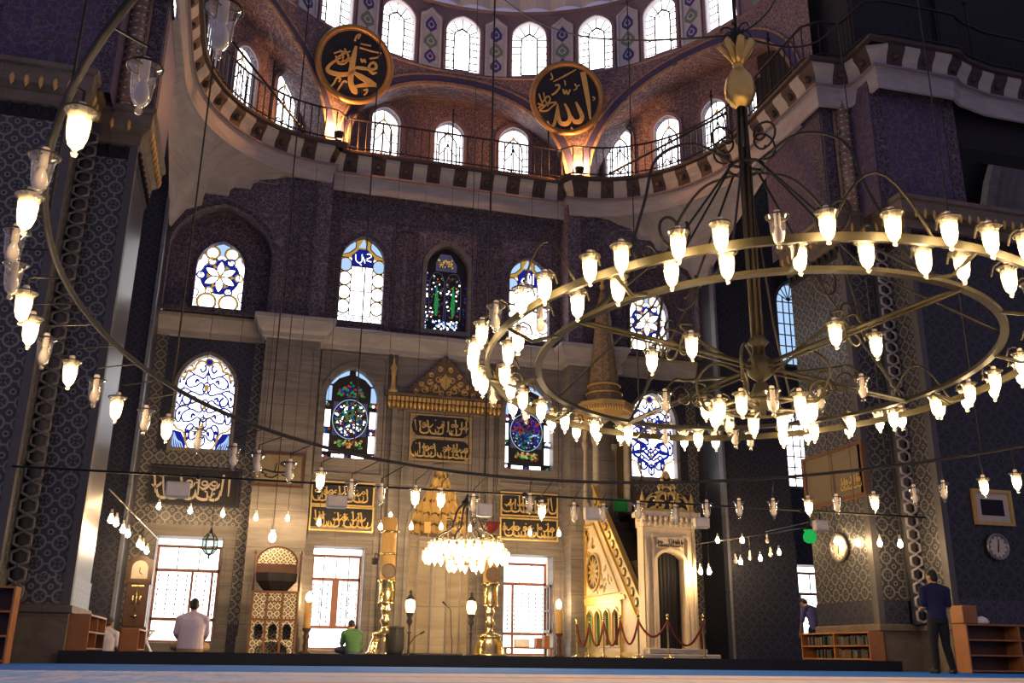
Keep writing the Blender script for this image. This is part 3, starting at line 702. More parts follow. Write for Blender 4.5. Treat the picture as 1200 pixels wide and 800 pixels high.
# ---- the two piers
def P2(s, pts): 
    q = [(X(s*a), b) for a, b in pts]
    return q if s > 0 else list(reversed(q))
for s, nm in ((-1, 'left'), (1, 'right')):
    mb = MB(); zt = 10.0
    def face(a, b, z0, z1, mi, off=0):
        (x0, y0), (x1, y1) = (X(s*a[0]), a[1]), (X(s*b[0]), b[1]); mb.add([(x0, y0, z0), (x1, y1, z0), (x1, y1, z1), (x0, y0, z1)], [(0, 1, 2, 3)], mi)
    out = [(8.0, 20.8), (8.0, PS), (8.95, PS), (8.95, PF), (12.6, PF), (12.6, 20.8), (8.0, 20.8)]
    for i, mi in enumerate((1, 0, 0, 3, 3, 3)): face(out[i], out[i+1], 0, zt, mi)
    pb = P2(s, out[:5])
    mb.sweep(pb, [(0, .95), (.03, .95), (.03, 1.45), (0, 1.45)], 4)
    mb.sweep(pb, [(.05, 0), (.05, .8), (.1, .82), (.1, .93), (0, .97)], 2)
    for a, b in ((8.0, PS), (8.95, PF)):                       # stone edge strips
        mb.box(min(X(s*(a-.05)), X(s*(a+.1))), max(X(s*(a-.05)), X(s*(a+.1))), b-.05, b+.14, .95, zt, 5)
    for a in (8.72, 8.93): mb.box(min(X(s*a), X(s*(a+.05))), max(X(s*a), X(s*(a+.05))), PS-.03, PS+.01, .95, zt, 5)
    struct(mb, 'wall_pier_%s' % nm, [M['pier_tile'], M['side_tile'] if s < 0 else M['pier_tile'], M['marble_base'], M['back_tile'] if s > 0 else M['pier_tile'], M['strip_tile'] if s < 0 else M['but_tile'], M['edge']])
    # corner colonnette with a chain of hexagonal loops
    cm = MB(); cx, cy = X(s*8.8), PS-.2
    cm.tube([(cx, cy, .95), (cx, cy, zt)], .13, 12, 0)
    for k in range(31):
        z = 1.12+k*.284; hx = [(cx+math.cos(PI/6+i*PI/3)*.155, cy-.15, z+math.sin(PI/6+i*PI/3)*.14) for i in range(6)]
        cm.tube(hx, .032, 6, 1, True); cm.sphere((cx, cy-.16, z+.142), .034, 1, 8, 6)
    struct(cm, 'column_pier_%s' % nm, [M['edge'], M['marble'] if s < 0 else M['marble_lt']])
    # muqarnas cornice with gilt drops
    cn = MB(); pc = P2(s, out[:5])
    cn.sweep(pc, [(0, 9.7), (.08, 9.75), (.1, 9.95), (.26, 10.05), (.28, 10.35), (.34, 10.38), (.34, 10.48), (0, 10.5)], 0)
    cn.sweep(pc, [(.0, 9.45), (.04, 9.5), (.04, 9.7)], 2)
    for i in range(len(pc)-1):
        a, b = V3(pc[i]), V3(pc[i+1]); L = (b-a).length; t = (b-a)/L; nn = V3((t.y, -t.x)); k = max(1, int(L/.24))
        for j in range(k):
            q = a+t*(L*(j+.5)/k)+nn*.24
            cn.lathe([(0, -.16), (.05, -.06), (.06, .02), (.03, .1), (0, .12)], (q.x, q.y, 10.1), 6, 1)
            q2 = a+t*(L*(j+.5)/k)+nn*.07; cn.lathe([(0, -.1), (.05, 0), (.05, .06), (0, .1)], (q2.x, q2.y, 9.62), 5, 2)
    struct(cn, 'cornice_pier_%s' % nm, [M['marble_base'], M['gold_paint'], M['dark']])
    # painted upper stage
    um = MB(); o2 = [(7.78, 21.2), (7.78, PS), (8.45, PS), (8.45, PF+.15), (10.9, PF+.15), (10.9, 21.2), (7.78, 21.2)]
    for i in range(6):
        a, b = o2[i], o2[i+1]; (x0, y0), (x1, y1) = (X(s*a[0]), a[1]), (X(s*b[0]), b[1])
        um.add([(x0, y0, 10.3), (x1, y1, 10.3), (x1, y1, 13.7), (x0, y0, 13.7)], [(0, 1, 2, 3)], 5 if i == 0 else 0)
    for (a, b, y) in ((8.5, 8.8, PF+.13), (10.55, 10.85, PF+.13), (7.8, 8.05, PS-.02)):
        um.box(min(X(s*a), X(s*b)), max(X(s*a), X(s*b)), y, y+.03, 10.5, 13.6, 1)
    um.box(X(s*7.77)-.01, X(s*7.77)+.01, 18.5, 18.9, 10.5, 13.6, 1)
    um.tube([(X(s*8.3), PS-.15, 10.4), (X(s*8.3), PS-.15, 13.6)], .16, 12, 2)
    um.tube([(X(s*8.3)+math.cos(t*.9)*.15, PS-.15+math.sin(t*.9)*.15, 10.4+t*.025) for t in range(128)], .026, 4, 3)
    for dx in (-.19, .19): um.tube([(X(s*8.3)+dx, PS-.06, 10.4), (X(s*8.3)+dx, PS-.06, 13.6)], .05, 6, 2)
    # the pier goes on above the gallery
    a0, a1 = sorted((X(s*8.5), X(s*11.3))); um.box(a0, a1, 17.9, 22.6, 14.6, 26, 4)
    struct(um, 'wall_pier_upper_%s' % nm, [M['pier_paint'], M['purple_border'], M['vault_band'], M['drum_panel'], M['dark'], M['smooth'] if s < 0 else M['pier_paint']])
# ---- side aisles: the qibla wall goes on beyond the bay
far = []
fx = [(17.0, 1.46, 5.38, 8.0), (17.0, 1.3, 9.38, 12.3), (26.2, 1.5, 10.6, 13.9), (26.2, 1.5, 6.0, 8.8)]
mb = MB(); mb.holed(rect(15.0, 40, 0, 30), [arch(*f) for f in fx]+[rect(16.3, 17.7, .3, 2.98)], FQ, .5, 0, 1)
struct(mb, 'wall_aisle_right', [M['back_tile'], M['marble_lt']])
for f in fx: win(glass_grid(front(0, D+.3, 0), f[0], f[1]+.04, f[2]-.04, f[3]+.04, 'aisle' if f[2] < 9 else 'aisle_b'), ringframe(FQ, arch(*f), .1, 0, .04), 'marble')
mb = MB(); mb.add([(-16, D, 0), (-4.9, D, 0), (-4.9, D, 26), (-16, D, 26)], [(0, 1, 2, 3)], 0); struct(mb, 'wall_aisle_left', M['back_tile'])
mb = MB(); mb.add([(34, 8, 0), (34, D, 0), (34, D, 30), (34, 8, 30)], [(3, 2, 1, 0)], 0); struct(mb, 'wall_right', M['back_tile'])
# vaulted arch high in the right aisle
mb = MB(); Fv = front(0, 26.2, 0)
mb.prism(arch(28.9, 6.4, 14.2, 19.6, 10, .75), Fv, 0, .1, 0)
for k in range(3): ringframe(Fv, arch(28.9, 6.4+k*.9, 14.2, 19.6+k*.45, 10, .75), .35, .1, .25+.1*k, mb)
struct(mb, 'trim_12', [M['marble_lt']])
# ---- door windows with their wooden frames and daylight
DN = [0]
for cx, w, b0, b1, k in doors+[(17.0, 1.4, .3, 2.98, 'a')]:
    DN[0] += 1; dp = .62 if k != 'r' else .7
    g = MB(); g.prism(rect(cx-w/2-.03, cx+w/2+.03, b0-.02, b1+.02), front(0, D+dp+.08, 0), 0, .02, 0)
    rv = MB(); F2 = front(0, D+dp, 0)
    pm = struct(g, 'window_%d' % (40+DN[0]), [M['g_lower']])
    fr = MB(); t = .07
    ringframe(F2, rect(cx-w/2+t, cx+w/2-t, b0+t, b1-.24), t, 0, .07, fr)
    tz = b0+(b1-b0)*(.69 if k != 'r' else .72)
    fr.box(cx-w/2, cx+w/2, D+dp-.07, D+dp, tz-.04, tz+.04); fr.box(cx-w/2, cx+w/2, D+dp-.07, D+dp, b0+.55, b0+.63)
    if k == 'm': fr.box(cx-.09, cx+.09, D+dp-.08, D+dp, b0+.6, tz)
    elif k == 'l': fr.box(cx+.1, cx+.16, D+dp-.08, D+dp, b0+.6, tz); fr.box(cx+w/2-.22, cx+w/2-.16, D+dp-.06, D+dp, b0+.6, tz)
    else: fr.box(cx-w/2+.4, cx-w/2+.46, D+dp-.08, D+dp, b0, tz)
    fr.build('window_frame', M['wood_frame'], pm)
    th = MB()
    nv = {'l': (.33, .66), 'm': (.25, .5, .75), 'r': (.45, .7), 'a': (.3, .6)}[k]
    for q in nv: th.box(cx-w/2+w*q-.012, cx-w/2+w*q+.012, D+dp-.03, D+dp, tz, b1-.24)
    if k in 'ma':
        for q in (.25, .75): th.box(cx-w/2+w*q-.014, cx-w/2+w*q+.014, D+dp-.03, D+dp, b0+.6, tz)
        th.box(cx-w/2, cx+w/2, D+dp-.03, D+dp, b0+1.15, b0+1.17)
    # wrought grille beyond the glass line
    for i in range(7):
        xx = cx-w/2+w*(i+.5)/7
        for j in range(9): th.box(xx-.016, xx+.016, D+dp+.01, D+dp+.03, b0+.7+j*.12, b0+.76+j*.12)
    th.build('glazing_bars', M['lead'], pm)
    rr = MB()                                                     # white reveals of the deep opening
    for q in (-1, 1): rr.box(cx+q*w/2-.012, cx+q*w/2+.012, D+.5, D+dp+.1, b0, b1)
    rr.box(cx-w/2, cx+w/2, D+.5, D+dp+.1, b1-.012, b1+.012); rr.box(cx-w/2, cx+w/2, D+.45, D+dp+.1, b0-.03, b0+.01)
    rr.build('window_sill', M['paper'], pm)
    if k == 'r':                                                  # open casement folded against the reveal
        cs = MB(); hx = cx+w/2-.06
        for z0, z1 in ((b0+.62, b0+.7), (tz-.1, tz-.04), (b0+1.2, b0+1.24)): cs.box(hx-.02, hx+.02, D+.05, D+dp-.05, z0, z1)
        for y0 in (D+.05, D+.3, D+dp-.1): cs.box(hx-.02, hx+.02, y0, y0+.05, b0+.62, tz-.04)
        cs.build('casement', M['wood_dark'], pm)
# ================================================================== GALLERY, EXEDRAS, DRUM
def arcp(c, r, a0, a1, n, ry=None): return [(c[0]+math.cos(R(a0+(a1-a0)*i/n))*r, c[1]+math.sin(R(a0+(a1-a0)*i/n))*(ry or r)) for i in range(n+1)]
half = [(3.68, 26.35), (3.68, 25.95)]+arcp((3.75, 21.5), 3.85, 88, 0, 14, 4.45)+[(7.6, 18.25), (8.2, 18.2), (8.42, 18.05), (8.5, 17.8), (8.5, 17.1), (10.6, 17.05), (10.95, 17.25), (11.9, 17.45), (18, 17.5)]
G = [(X(-a), b) for a, b in reversed(half)]+[(X(a), b) for a, b in half]
def resample(path, step):
    out = []
    for i in range(len(path)-1):
        a, b = V3(path[i]), V3(path[i+1]); k = max(1, round((b-a).length/step))
        out += [tuple(a.lerp(b, j/k)) for j in range(k)]
    return out+[path[-1]]
gm = MB()
gm.sweep(G, [(-.05, 13.34), (.0, 13.36), (.05, 13.82), (.1, 13.84), (.12, 13.92), (.04, 13.94)], 0)
gm.sweep(G, [(.11, 13.83), (.15, 13.85), (.15, 13.9), (.12, 13.92)], 1)
def even(path, step):                                   # points at equal distance along the whole path
    L = [0]
    for i in range(1, len(path)): L.append(L[-1]+(V3(path[i])-V3(path[i-1])).length)
    out = []; n = int(L[-1]/step); j = 0
    for k in range(n+1):
        d = L[-1]*k/n
        while j < len(L)-2 and L[j+1] < d: j += 1
        out.append(tuple(V3(path[j]).lerp(V3(path[j+1]), (d-L[j])/max(1e-9, L[j+1]-L[j]))))
    return out
GE = even(G, .42)
gm.sweep(GE, [(.02, 13.94), (.06, 14.12), (.1, 14.2), (.22, 14.34), (.24, 14.44)], 0, alt=[2, 3])
for i in range(0, len(GE)-1, 2):                        # bracket hollows in the dark blocks
    a = V3(GE[i]); t = (V3(GE[i+1])-V3(GE[i])).normalized(); nn = V3((t.y, -t.x)); q = a.lerp(V3(GE[i+1]), .5)+nn*.1
    gm.sphere((q.x, q.y, 14.2), .1, 2, 8, 6)
gm.sweep(G, [(.22, 14.44), (.34, 14.46), (.36, 14.52), (.3, 14.58), (-.3, 14.58)], 2)
struct(gm, 'cornice_gallery', [M['marble_lt'], M['rose'], M['ablaq'], M['ablaq_lt']])
# squinch panels below the curved corners: from the gallery curve down to the walls of the bay
for s, nm in ((-1, 'left'), (1, 'right')):
    mb = MB(); crv = [(3.68, 25.95)]+arcp((3.75, 21.5), 3.85, 88, 0, 14, 4.45)+[(7.6, 19.2)]
    low = []
    n = len(crv); st = [(3.68, 13.36), (4.3, 13.36), (4.3, 13.28), (5.2, 13.3), (5.2, 13.05), (5.9, 13.05), (5.9, 12.8), (6.5, 12.8), (6.5, 12.5), (7.2, 12.5), (7.2, 12.1), (7.6, 11.95), (7.98, 11.3)]
    low = [(a, 25.97, z) for a, z in st]+[(7.98, 25.2, 11.6), (7.98, 23.5, 12.4), (7.98, 21.5, 13.1), (7.98, 19.2, 13.34)]
    def at(poly, u):
        L = [0]
        for i in range(1, len(poly)): L.append(L[-1]+(V3(poly[i])-V3(poly[i-1])).length)
        d = u*L[-1]
        for i in range(1, len(poly)):
            if L[i] >= d-1e-9: return V3(poly[i-1]).lerp(V3(poly[i]), (d-L[i-1])/max(1e-9, L[i]-L[i-1]))
        return V3(poly[-1])
    top = [(a, b, 13.38) for a, b in crv]; N = 60
    us = sorted(set([i/N for i in range(N+1)]))
    vs = []
    for u in us:
        a, b = at(top, u), at(low, u)
        for k in range(5):
            f = k/4; p = a.lerp(b, f); bulge = math.sin(f*PI)*.35
            vs.append((X(s*(p.x+bulge*.6)), p.y+bulge*.5, p.z))
    fs = []
    for i in range(len(us)-1):
        for k in range(4): fs.append((i*5+k, (i+1)*5+k, (i+1)*5+k+1, i*5+k+1))
    mb.add(vs, fs, 0, True)
    struct(mb, 'wall_squinch_%s' % nm, [M['marble_lt']])
# ---- railing
rl = thing('balcony_railing', 'black iron railing running all along the edge of the high gallery', 'railing', (X0, 26.0, 14.58))
Rp = [(p[0], p[1]) for p in G]
def offset(path, d):
    out = []
    for i in range(len(path)):
        a, b = V3(path[max(i-1, 0)]), V3(path[min(i+1, len(path)-1)]); t = (b-a).normalized(); out.append((path[i][0]+t.y*d, path[i][1]-t.x*d))
    return out
RG = offset(even(G, .24), .3)
tm = MB(); tm.tube([(x, y, 15.6) for x, y in RG], .035, 6); tm.build('top_rail', M['rail_iron'], rl)
tm = MB(); tm.tube([(x, y, 14.66) for x, y in RG], .025, 6); tm.build('bottom_rail', M['rail_iron'], rl)
tm = MB()
for x, y in RG: tm.tube([(x, y, 14.58), (x, y, 15.6)], .02, 4)
tm.build('baluster_grille', M['rail_iron'], rl)
for i in range(14, len(RG)-8, 13):
    x, y = RG[i]; tm = MB(); tm.tube([(x, y, 14.58), (x, y, 16.3)], .028, 6); tm.lathe([(0, -.02), (.07, .03), (.02, .12), (.045, .18), (0, .3)], (x, y, 16.25), 8)
    tm.build('railing_post', M['rail_iron'], rl)
# ---- exedras: a front shell pierced by three arches, a back shell with windows
CX, CY = 5.36, 19.06
ARCH = [(32, 26.6), (90, 26), (148, 26.6)]
def zb(th):
    for c, hw in ARCH:
        e = abs(th-c)/hw
        if e < 1: return 14.0+3.45*(1-e**2.1)**.5
    return 14.0
def cyl(th, r, z): return V3((CX+math.cos(R(th))*(r+.23), CY+math.sin(R(th))*(r+.23), z+.5))
fs_ = MB(); ths = [i*.75 for i in range(int(180/.75)+1)]
for i in range(len(ths)-1):
    a, b = ths[i], ths[i+1]
    fs_.add([cyl(a, 7.75, zb(a)), cyl(b, 7.75, zb(b)), cyl(b, 7.75, 17.98), cyl(a, 7.75, 17.98)], [(3, 2, 1, 0)], 0)
    if not (zb(a) < 14.05 and zb(b) < 14.05): fs_.add([cyl(a, 7.75, zb(a)), cyl(b, 7.75, zb(b)), cyl(b, 8.8, zb(b)-.05), cyl(a, 8.8, zb(a)-.05)], [(0, 1, 2, 3)], 1)
struct(fs_, 'wall_exedra_front', [M['vault'], M['vault']])
ab = MB()
for c, hw in ARCH:
    cur = []
    for i in range(61):
        t = PI*i/60; e = -math.cos(t)
        ex = abs(e); z = 14.0+3.45*max(0, 1-ex**2.1)**.5
        cur.append((R(c-e*hw)*7.75*-1, z))
    cur = [p for k, p in enumerate(cur)]
    for o0, o1, mi, out in ((0, .1, 1, .06), (.1, .34, 0, .03), (.34, .4, 1, .05)):
        q = []
        for i in range(len(cur)):
            a, b = V3(cur[max(0, i-1)]), V3(cur[min(len(cur)-1, i+1)]); t = (b-a).normalized(); nn = V3((-t.y, t.x))
            q.append([(cur[i][0]+nn.x*o, cur[i][1]+nn.y*o) for o in (o0, o1)])
        for i in range(len(q)-1):
            vs = []
            for rr_ in (7.76, 7.75-out):
                for p in (q[i][0], q[i+1][0], q[i+1][1], q[i][1]): vs.append(cyl(math.degrees(-p[0]/7.75), rr_, p[1]))
            ab.add(vs, [(4, 5, 6, 7), (0, 1, 5, 4), (2, 3, 7, 6)], mi)
struct(ab, 'trim_13', [M['blue_band'], M['vault_band']])
def facetF(th, r, z=0):
    n = V3((math.cos(R(th)), math.sin(R(th)), 0)); return (V3((CX, CY, z+.5))+n*(r+.23), V3((n.y, -n.x, 0)), ZU)
def facet_wall(name, ths, dth, r, z0, z1, w, b0, b1, mats, kind, fw, fmat, solid=()):
    mb = MB(); hw = (r+.23)*math.tan(R(dth/2)); frames = []
    for th in ths:
        F = facetF(th, r)
        hole = arch(0, w, b0, b1, 7, .5)
        mb.holed(rect(-hw, hw, z0, z1), [hole], F, .3, 0, 1)
        frames.append((th, F, hole))
    for th, k in solid:
        F = facetF(th, r); h2 = (r+.23)*math.tan(R(k/2)); mb.holed(rect(-h2, h2, z0, z1), [], F, .3, 0)
    struct(mb, name, mats)
    for th, F, hole in frames:
        O, U, W = F; N = U.cross(W)
        win(glass_grid((O-N*.2, U, W), 0, w+.04, b0-.03, b1+.03, kind), ringframe(F, hole, fw, 0, .06), fmat)
facet_wall('wall_exedra_back', [76.1, 90, 103.9], 13.9, 8.75, 13.9, 17.7, .98, 14.6, 16.72, [M['vault'], M['purple_border']], 'gallery', .14, 'rose', [(65, 8.3), (115, 8.3)])
for s in (1, -1):
    base = [53.6, 43, 32.4, 21.8, 11.2]
    facet_wall('wall_exedra_%s' % ('right' if s > 0 else 'left'), [b if s > 0 else 180-b for b in base], 10.6, 8.75, 13.9, 17.7, .86, 14.4, 16.42, [M['vault'], M['purple_border']], 'gallery', .12, 'rose', [((60.5, 4) if s > 0 else (119.5, 4)), ((.6, 10.6) if s > 0 else (179.4, 10.6))])
dr = [88.8+16*k for k in range(-4, 6)]
facet_wall('wall_drum', dr, 16, 7.78, 17.95, 20.6, 1.14, 18.08, 20.22, [M['rose'], M['drum_panel']], 'drum', .1, 'rose')
dp = MB()
def drop(b, h, w): return [(0, b), (w*.5, b+h*.28), (w*.5, b+h*.55), (w*.22, b+h*.82), (0, b+h), (-w*.22, b+h*.82), (-w*.5, b+h*.55), (-w*.5, b+h*.28)]
for k in range(-4, 5):
    F = facetF(96.8+16*k, 7.82)
    pan = [(-.3, 18.1), (.3, 18.1), (.3, 19.98), (.12, 20.1), (0, 20.22), (-.12, 20.1), (-.3, 19.98)]
    dp.prism(pan, F, 0, .05, 0); ringframe(F, pan, .07, 0, .09, dp)
    for j, (z, h, w, m) in enumerate(((18.17, .55, .38, 1), (18.72, .62, .46, 2), (19.36, .62, .38, 1))):
        dp.prism(drop(z, h, w), F, .05, .065, m); dp.prism(drop(z+h*.22, h*.5, w*.55), F, .065, .075, 0); dp.prism(drop(z+h*.3, h*.34, w*.36), F, .075, .08, m)
for z0, o in ((17.9, .1), (20.5, .12)):
    for i in range(120):
        a, b = i*1.5, i*1.5+1.5
        dp.add([cyl(a, 7.8, z0), cyl(b, 7.8, z0), cyl(b, 7.8-o, z0+.06), cyl(a, 7.8-o, z0+.06), cyl(b, 7.8, z0+.14), cyl(a, 7.8, z0+.14)], [(0, 1, 2, 3), (3, 2, 4, 5)], 3)
struct(dp, 'trim_14', [M['drum_panel'], M['med_blue'], M['med_green'], M['rose']])
dm = MB(); n = 96
for i in range(n):
    for j in range(10):
        def pt(ii, jj):
            th = 180*ii/n; ph = jj/10*PI/2; fl_ = 1-.025*abs(math.sin(ii*PI/4))
            return cyl(th, 7.75*math.cos(ph)*fl_, 20.62+6.2*math.sin(ph))
        dm.add([pt(i, j), pt(i+1, j), pt(i+1, j+1), pt(i, j+1)], [(0, 1, 2, 3)], 0, True)
struct(dm, 'ceiling_half_dome', [M['cream']])
# ---- two great roundels with calligraphy
def pcyl(x, y, r):
    d = ray(x, y); ox, oy = -CX, -CY
    a = d.x**2+d.y**2; b = 2*(d.x*ox+d.y*oy); c = ox*ox+oy*oy-r*r; t = (-b+math.sqrt(b*b-4*a*c))/2/a
    return V3((d.x*t, d.y*t, EYE+d.z*t))
def roundel(px, py, th, label, strokes, ref, rad):
    c = pcyl(px, py, 7.3); root = thing('calligraphy_roundel', label, 'roundel', c)
    n = V3((-math.cos(R(th)), -math.sin(R(th)), -.28)).normalized(); U = ZU.cross(n).normalized(); W = n.cross(U); F = (c, U, W)
    b = MB(); b.prism(circ((0, 0), rad*.93, 40), F, -.06, .02); b.build('disc', M['calli_bg'], root)
    f = MB(); O = c
    f.tube([O+U*math.cos(a)*rad*.95+W*math.sin(a)*rad*.95 for a in [2*PI*i/44 for i in range(44)]], .085, 8, 0, True)
    f.tube([O+U*math.cos(a)*rad*.87+W*math.sin(a)*rad*.87 for a in [2*PI*i/44 for i in range(44)]], .03, 6, 0, True); f.build('frame', M['frame_br'], root)
    l = MB()
    for pts, w in strokes:
        q = []
        for x, y in pts:
            d = ray(ref+x/4, y/4); t = ((c-V3((0, 0, EYE))).dot(n))/d.dot(n); e = V3((0, 0, EYE))+d*t-c; q.append((e.dot(U)*.97, e.dot(W)*.97))
        k = rad/176; l.stroke(q, [v*k for v in w] if isinstance(w, (list, tuple)) else w*k, F, .02, .05, 0, 5)
    l.build('lettering', M['gold_paint'], root)
    h = MB()
    for s in (-.5, .5):
        h.tube([c+U*s*rad*.6+W*rad*.75-n*.05, c+U*s*rad*.3+W*rad*1.1-n*.6], .02, 5)
    h.build('bracket', M['iron'], root)
roundel(415.5, 75.5, 99, 'black and gold roundel at the left between gallery arches, with looping script', [
    ([(868, 215), (858, 260), (846, 330), (842, 390), (860, 430), (872, 446)], [10, 22, 26, 24, 30, 8]),
    ([(800, 268), (760, 290), (732, 318), (738, 338), (790, 352), (840, 345), (866, 318)], [4, 10, 16, 20, 20, 16, 10]),
    ([(866, 318), (900, 322), (948, 328)], [12, 16, 10]),
    ([(948, 330), (966, 318), (956, 296), (936, 302), (930, 324), (948, 346), (968, 342)], [10, 14, 12, 10, 12, 12, 6]),
    ([(852, 338), (890, 362), (930, 386), (972, 406)], [10, 24, 28, 8]), ([(972, 406), (920, 402), (862, 410)], [8, 20, 10]),
    ([(745, 412), (762, 392), (776, 368), (792, 372), (786, 388)], 8), ([(778, 430), (794, 404), (810, 384), (824, 390)], 8),
    ([(892, 275), (898, 292), (908, 280), (914, 296)], 7), ([(862, 190), (872, 165), (888, 160), (878, 180)], 8),
    ([(762, 250), (800, 240), (832, 258), (820, 282), (790, 292), (770, 276), (800, 256), (840, 240)], 6), ([(770, 262), (780, 296), (812, 300), (842, 270)], 6),
    ([(790, 232), (806, 262), (800, 296)], 6), ([(812, 226), (826, 256), (838, 292)], 6), ([(890, 204), (940, 214)], 6), ([(886, 222), (936, 238), (990, 250)], 6), ([(982, 258), (970, 270), (934, 276)], 7),
    ([(905, 428), (922, 424), (918, 440), (906, 452)], 7)], 200, 1.19)
roundel(664.5, 115, 78, 'black and gold roundel above the gallery right of centre, with upright script', [
    ([(934, 335), (946, 400), (960, 480), (970, 562)], [26, 24, 20, 8]),
    ([(900, 480), (914, 510), (930, 550), (918, 574), (892, 572), (880, 548)], [8, 16, 20, 22, 18, 6]),
    ([(846, 488), (862, 520), (872, 560), (856, 584), (828, 582), (816, 550), (814, 500)], [8, 14, 20, 22, 20, 16, 6]),
    ([(812, 490), (806, 540), (796, 585), (780, 600), (762, 572)], [6, 14, 16, 12, 5]),
    ([(838, 418), (846, 440), (854, 424), (862, 442), (872, 420)], 8), ([(846, 376), (850, 400)], 6), ([(792, 382), (850, 352), (900, 324)], [4, 9, 4]),
    ([(780, 340), (788, 366), (776, 372)], 6), ([(800, 400), (816, 398), (820, 412), (800, 436), (784, 446)], 9), ([(895, 392), (905, 412), (890, 424)], 6), ([(908, 404), (918, 398)], 5),
    ([(720, 510), (740, 480), (764, 452), (776, 470), (750, 500), (726, 520), (760, 522), (792, 496), (806, 486)], 7), ([(722, 440), (734, 476), (744, 500)], 6), ([(744, 434), (752, 470), (766, 500)], 6), ([(716, 486), (740, 498), (780, 484), (808, 482)], 7),
    ([(980, 455), (992, 462), (984, 472)], 6), ([(876, 604), (886, 612), (876, 618)], 7)], 450, 1.19)
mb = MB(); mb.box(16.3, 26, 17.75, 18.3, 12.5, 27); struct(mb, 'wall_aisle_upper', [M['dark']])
# ================================================================== LAMPS
def mesh_of(mb, name, mats):
    o = mb.build(name, mats, None, (0, 0, 0)); me = o.data; bpy.data.objects.remove(o); return me
_m = MB(); _m.lathe([(0, .055), (.02, .055), (.024, .045), (.024, -.06), (.018, -.07), (0, -.07)], n=10, mi=0)
_m.tube([(math.cos(2*PI*i/16)*.083, math.sin(2*PI*i/16)*.083, .005) for i in range(16)], .006, 5, 1, True)
for k in range(3): _m.tube([(math.cos(k*2.09)*.024, math.sin(k*2.09)*.024, .01), (math.cos(k*2.09)*.08, math.sin(k*2.09)*.08, .003)], .005, 4, 1)
SOCK = _m
_m = MB(); _m.lathe([(.082, .004), (.07, -.012), (.061, -.03), (.057, -.09), (.051, -.145), (.038, -.188), (.018, -.21), (.012, -.22), (.02, -.235), (.012, -.25), (0, -.253)], n=14)
CUP_ON = mesh_of(_m, 'glass_cup_lit', M['cup']); CUP_OFF = mesh_of(_m, 'glass_cup_unlit', M['cup_clear'])
_m = MB(); _m.lathe([(.012, -.06), (.02, -.08), (.033, -.115), (.038, -.15), (.03, -.18), (.012, -.198), (0, -.2)], n=10)
BULB_ON = mesh_of(_m, 'bulb_lit', M['bulb']); BULB_OFF = mesh_of(_m, 'bulb_unlit', M['bulb_off'])
_m = MB(); _m.join(SOCK); _m.tube([(0, 0, .05), (-.05, 0, .075), (-.11, 0, .05), (-.14, 0, -.03)], .009, 5, 1)
BULB_HOT = BULB_ON.copy(); BULB_HOT.materials.clear(); BULB_HOT.materials.append(M['bulb_hot'])
SOCK_ARM = mesh_of(_m, 'lamp_with_arm', [M['white_ceramic'], M['bronze']])
def lamp(parent, pos, lit, sc=1., rz=0., me=None, bm=None):
    p = bpy.data.objects.new('lamp', me or SOCK_ARM); COL.objects.link(p); p.parent = parent
    p.location = V3(pos)-wloc(parent); p.rotation_euler = (0, 0, rz); p.scale = (sc,)*3
    for nm, m in (('glass_cup', CUP_ON if lit else CUP_OFF), ('bulb', bm or (BULB_ON if lit else BULB_OFF))):
        c = bpy.data.objects.new(nm, m); COL.objects.link(c); c.parent = p
    return p
def spiral(c, U, W, r0, r1, turns, a0, n=26):
    return [c+(U*math.cos(a0+turns*2*PI*i/n)+W*math.sin(a0+turns*2*PI*i/n))*(r0+(r1-r0)*i/n) for i in range(n+1)]
# ---- the great chandelier
CC = V3((5.17, 8.87, 3.2)); TB = -.06
def rp(a, r, dz=0): return V3((CC.x+math.cos(a)*r, CC.y+math.sin(a)*r, CC.z+dz+TB*math.sin(a)*r))
ch = thing('chandelier', 'huge round iron chandelier with two hoops of lit glass lamps below a golden egg', 'chandelier', CC)
def hoop(r, w, h, name, dz=0):
    mb = MB(); n = 96; vs = []
    for i in range(n):
        a = 2*PI*i/n
        for rr_, zz in ((r-w/2, -h/2), (r+w/2, -h/2), (r+w/2, h/2), (r-w/2, h/2)): vs.append(rp(a, rr_, dz+zz))
    mb.add(vs, [(i*4+k, ((i+1) % n)*4+k, ((i+1) % n)*4+(k+1) % 4, i*4+(k+1) % 4) for i in range(n) for k in range(4)], 0)
    return mb.build(name, M['bronze'], ch)
hoop(2.93, .035, .075, 'outer_hoop', .02); hoop(2.38, .075, .04, 'inner_hoop')
for i in range(12):
    a = 2*PI*i/12+.12; mb = MB(); mb.tube([rp(a, 2.38), rp(a, 2.66, -.1), rp(a, 2.93, .0)], .02, 5); mb.build('brace', M['bronze'], ch)
SPK = []
for x, y in ((637, 365), (1057, 468), (735, 495), (1190, 312)):
    p = PZ(x, y, CC.z, 0, TB, CC.x, CC.y); SPK.append(math.atan2(p.y-CC.y, p.x-CC.x))
for a in SPK:
    mb = MB(); mb.tube([rp(a, .1), rp(a, 2.42)], .024, 8); mb.tube([rp(a, .1, -.06), rp(a, 2.38, -.03)], .012, 6); mb.build('spoke', M['bronze'], ch)
mb = MB(); mb.tube([CC+V3((0, 0, -.55)), CC+V3((0, 0, 3.15))], .034, 10)
for k in range(6): mb.tube([CC+V3((math.cos(k*PI/3)*.06, math.sin(k*PI/3)*.06, 0)), CC+V3((math.cos(k*PI/3+.5)*.055, math.sin(k*PI/3+.5)*.055, 2.3)), CC+V3((math.cos(k*PI/3+1)*.05, math.sin(k*PI/3+1)*.05, 3.15))], .018, 5)
mb.build('pole', M['bronze_dk'], ch)
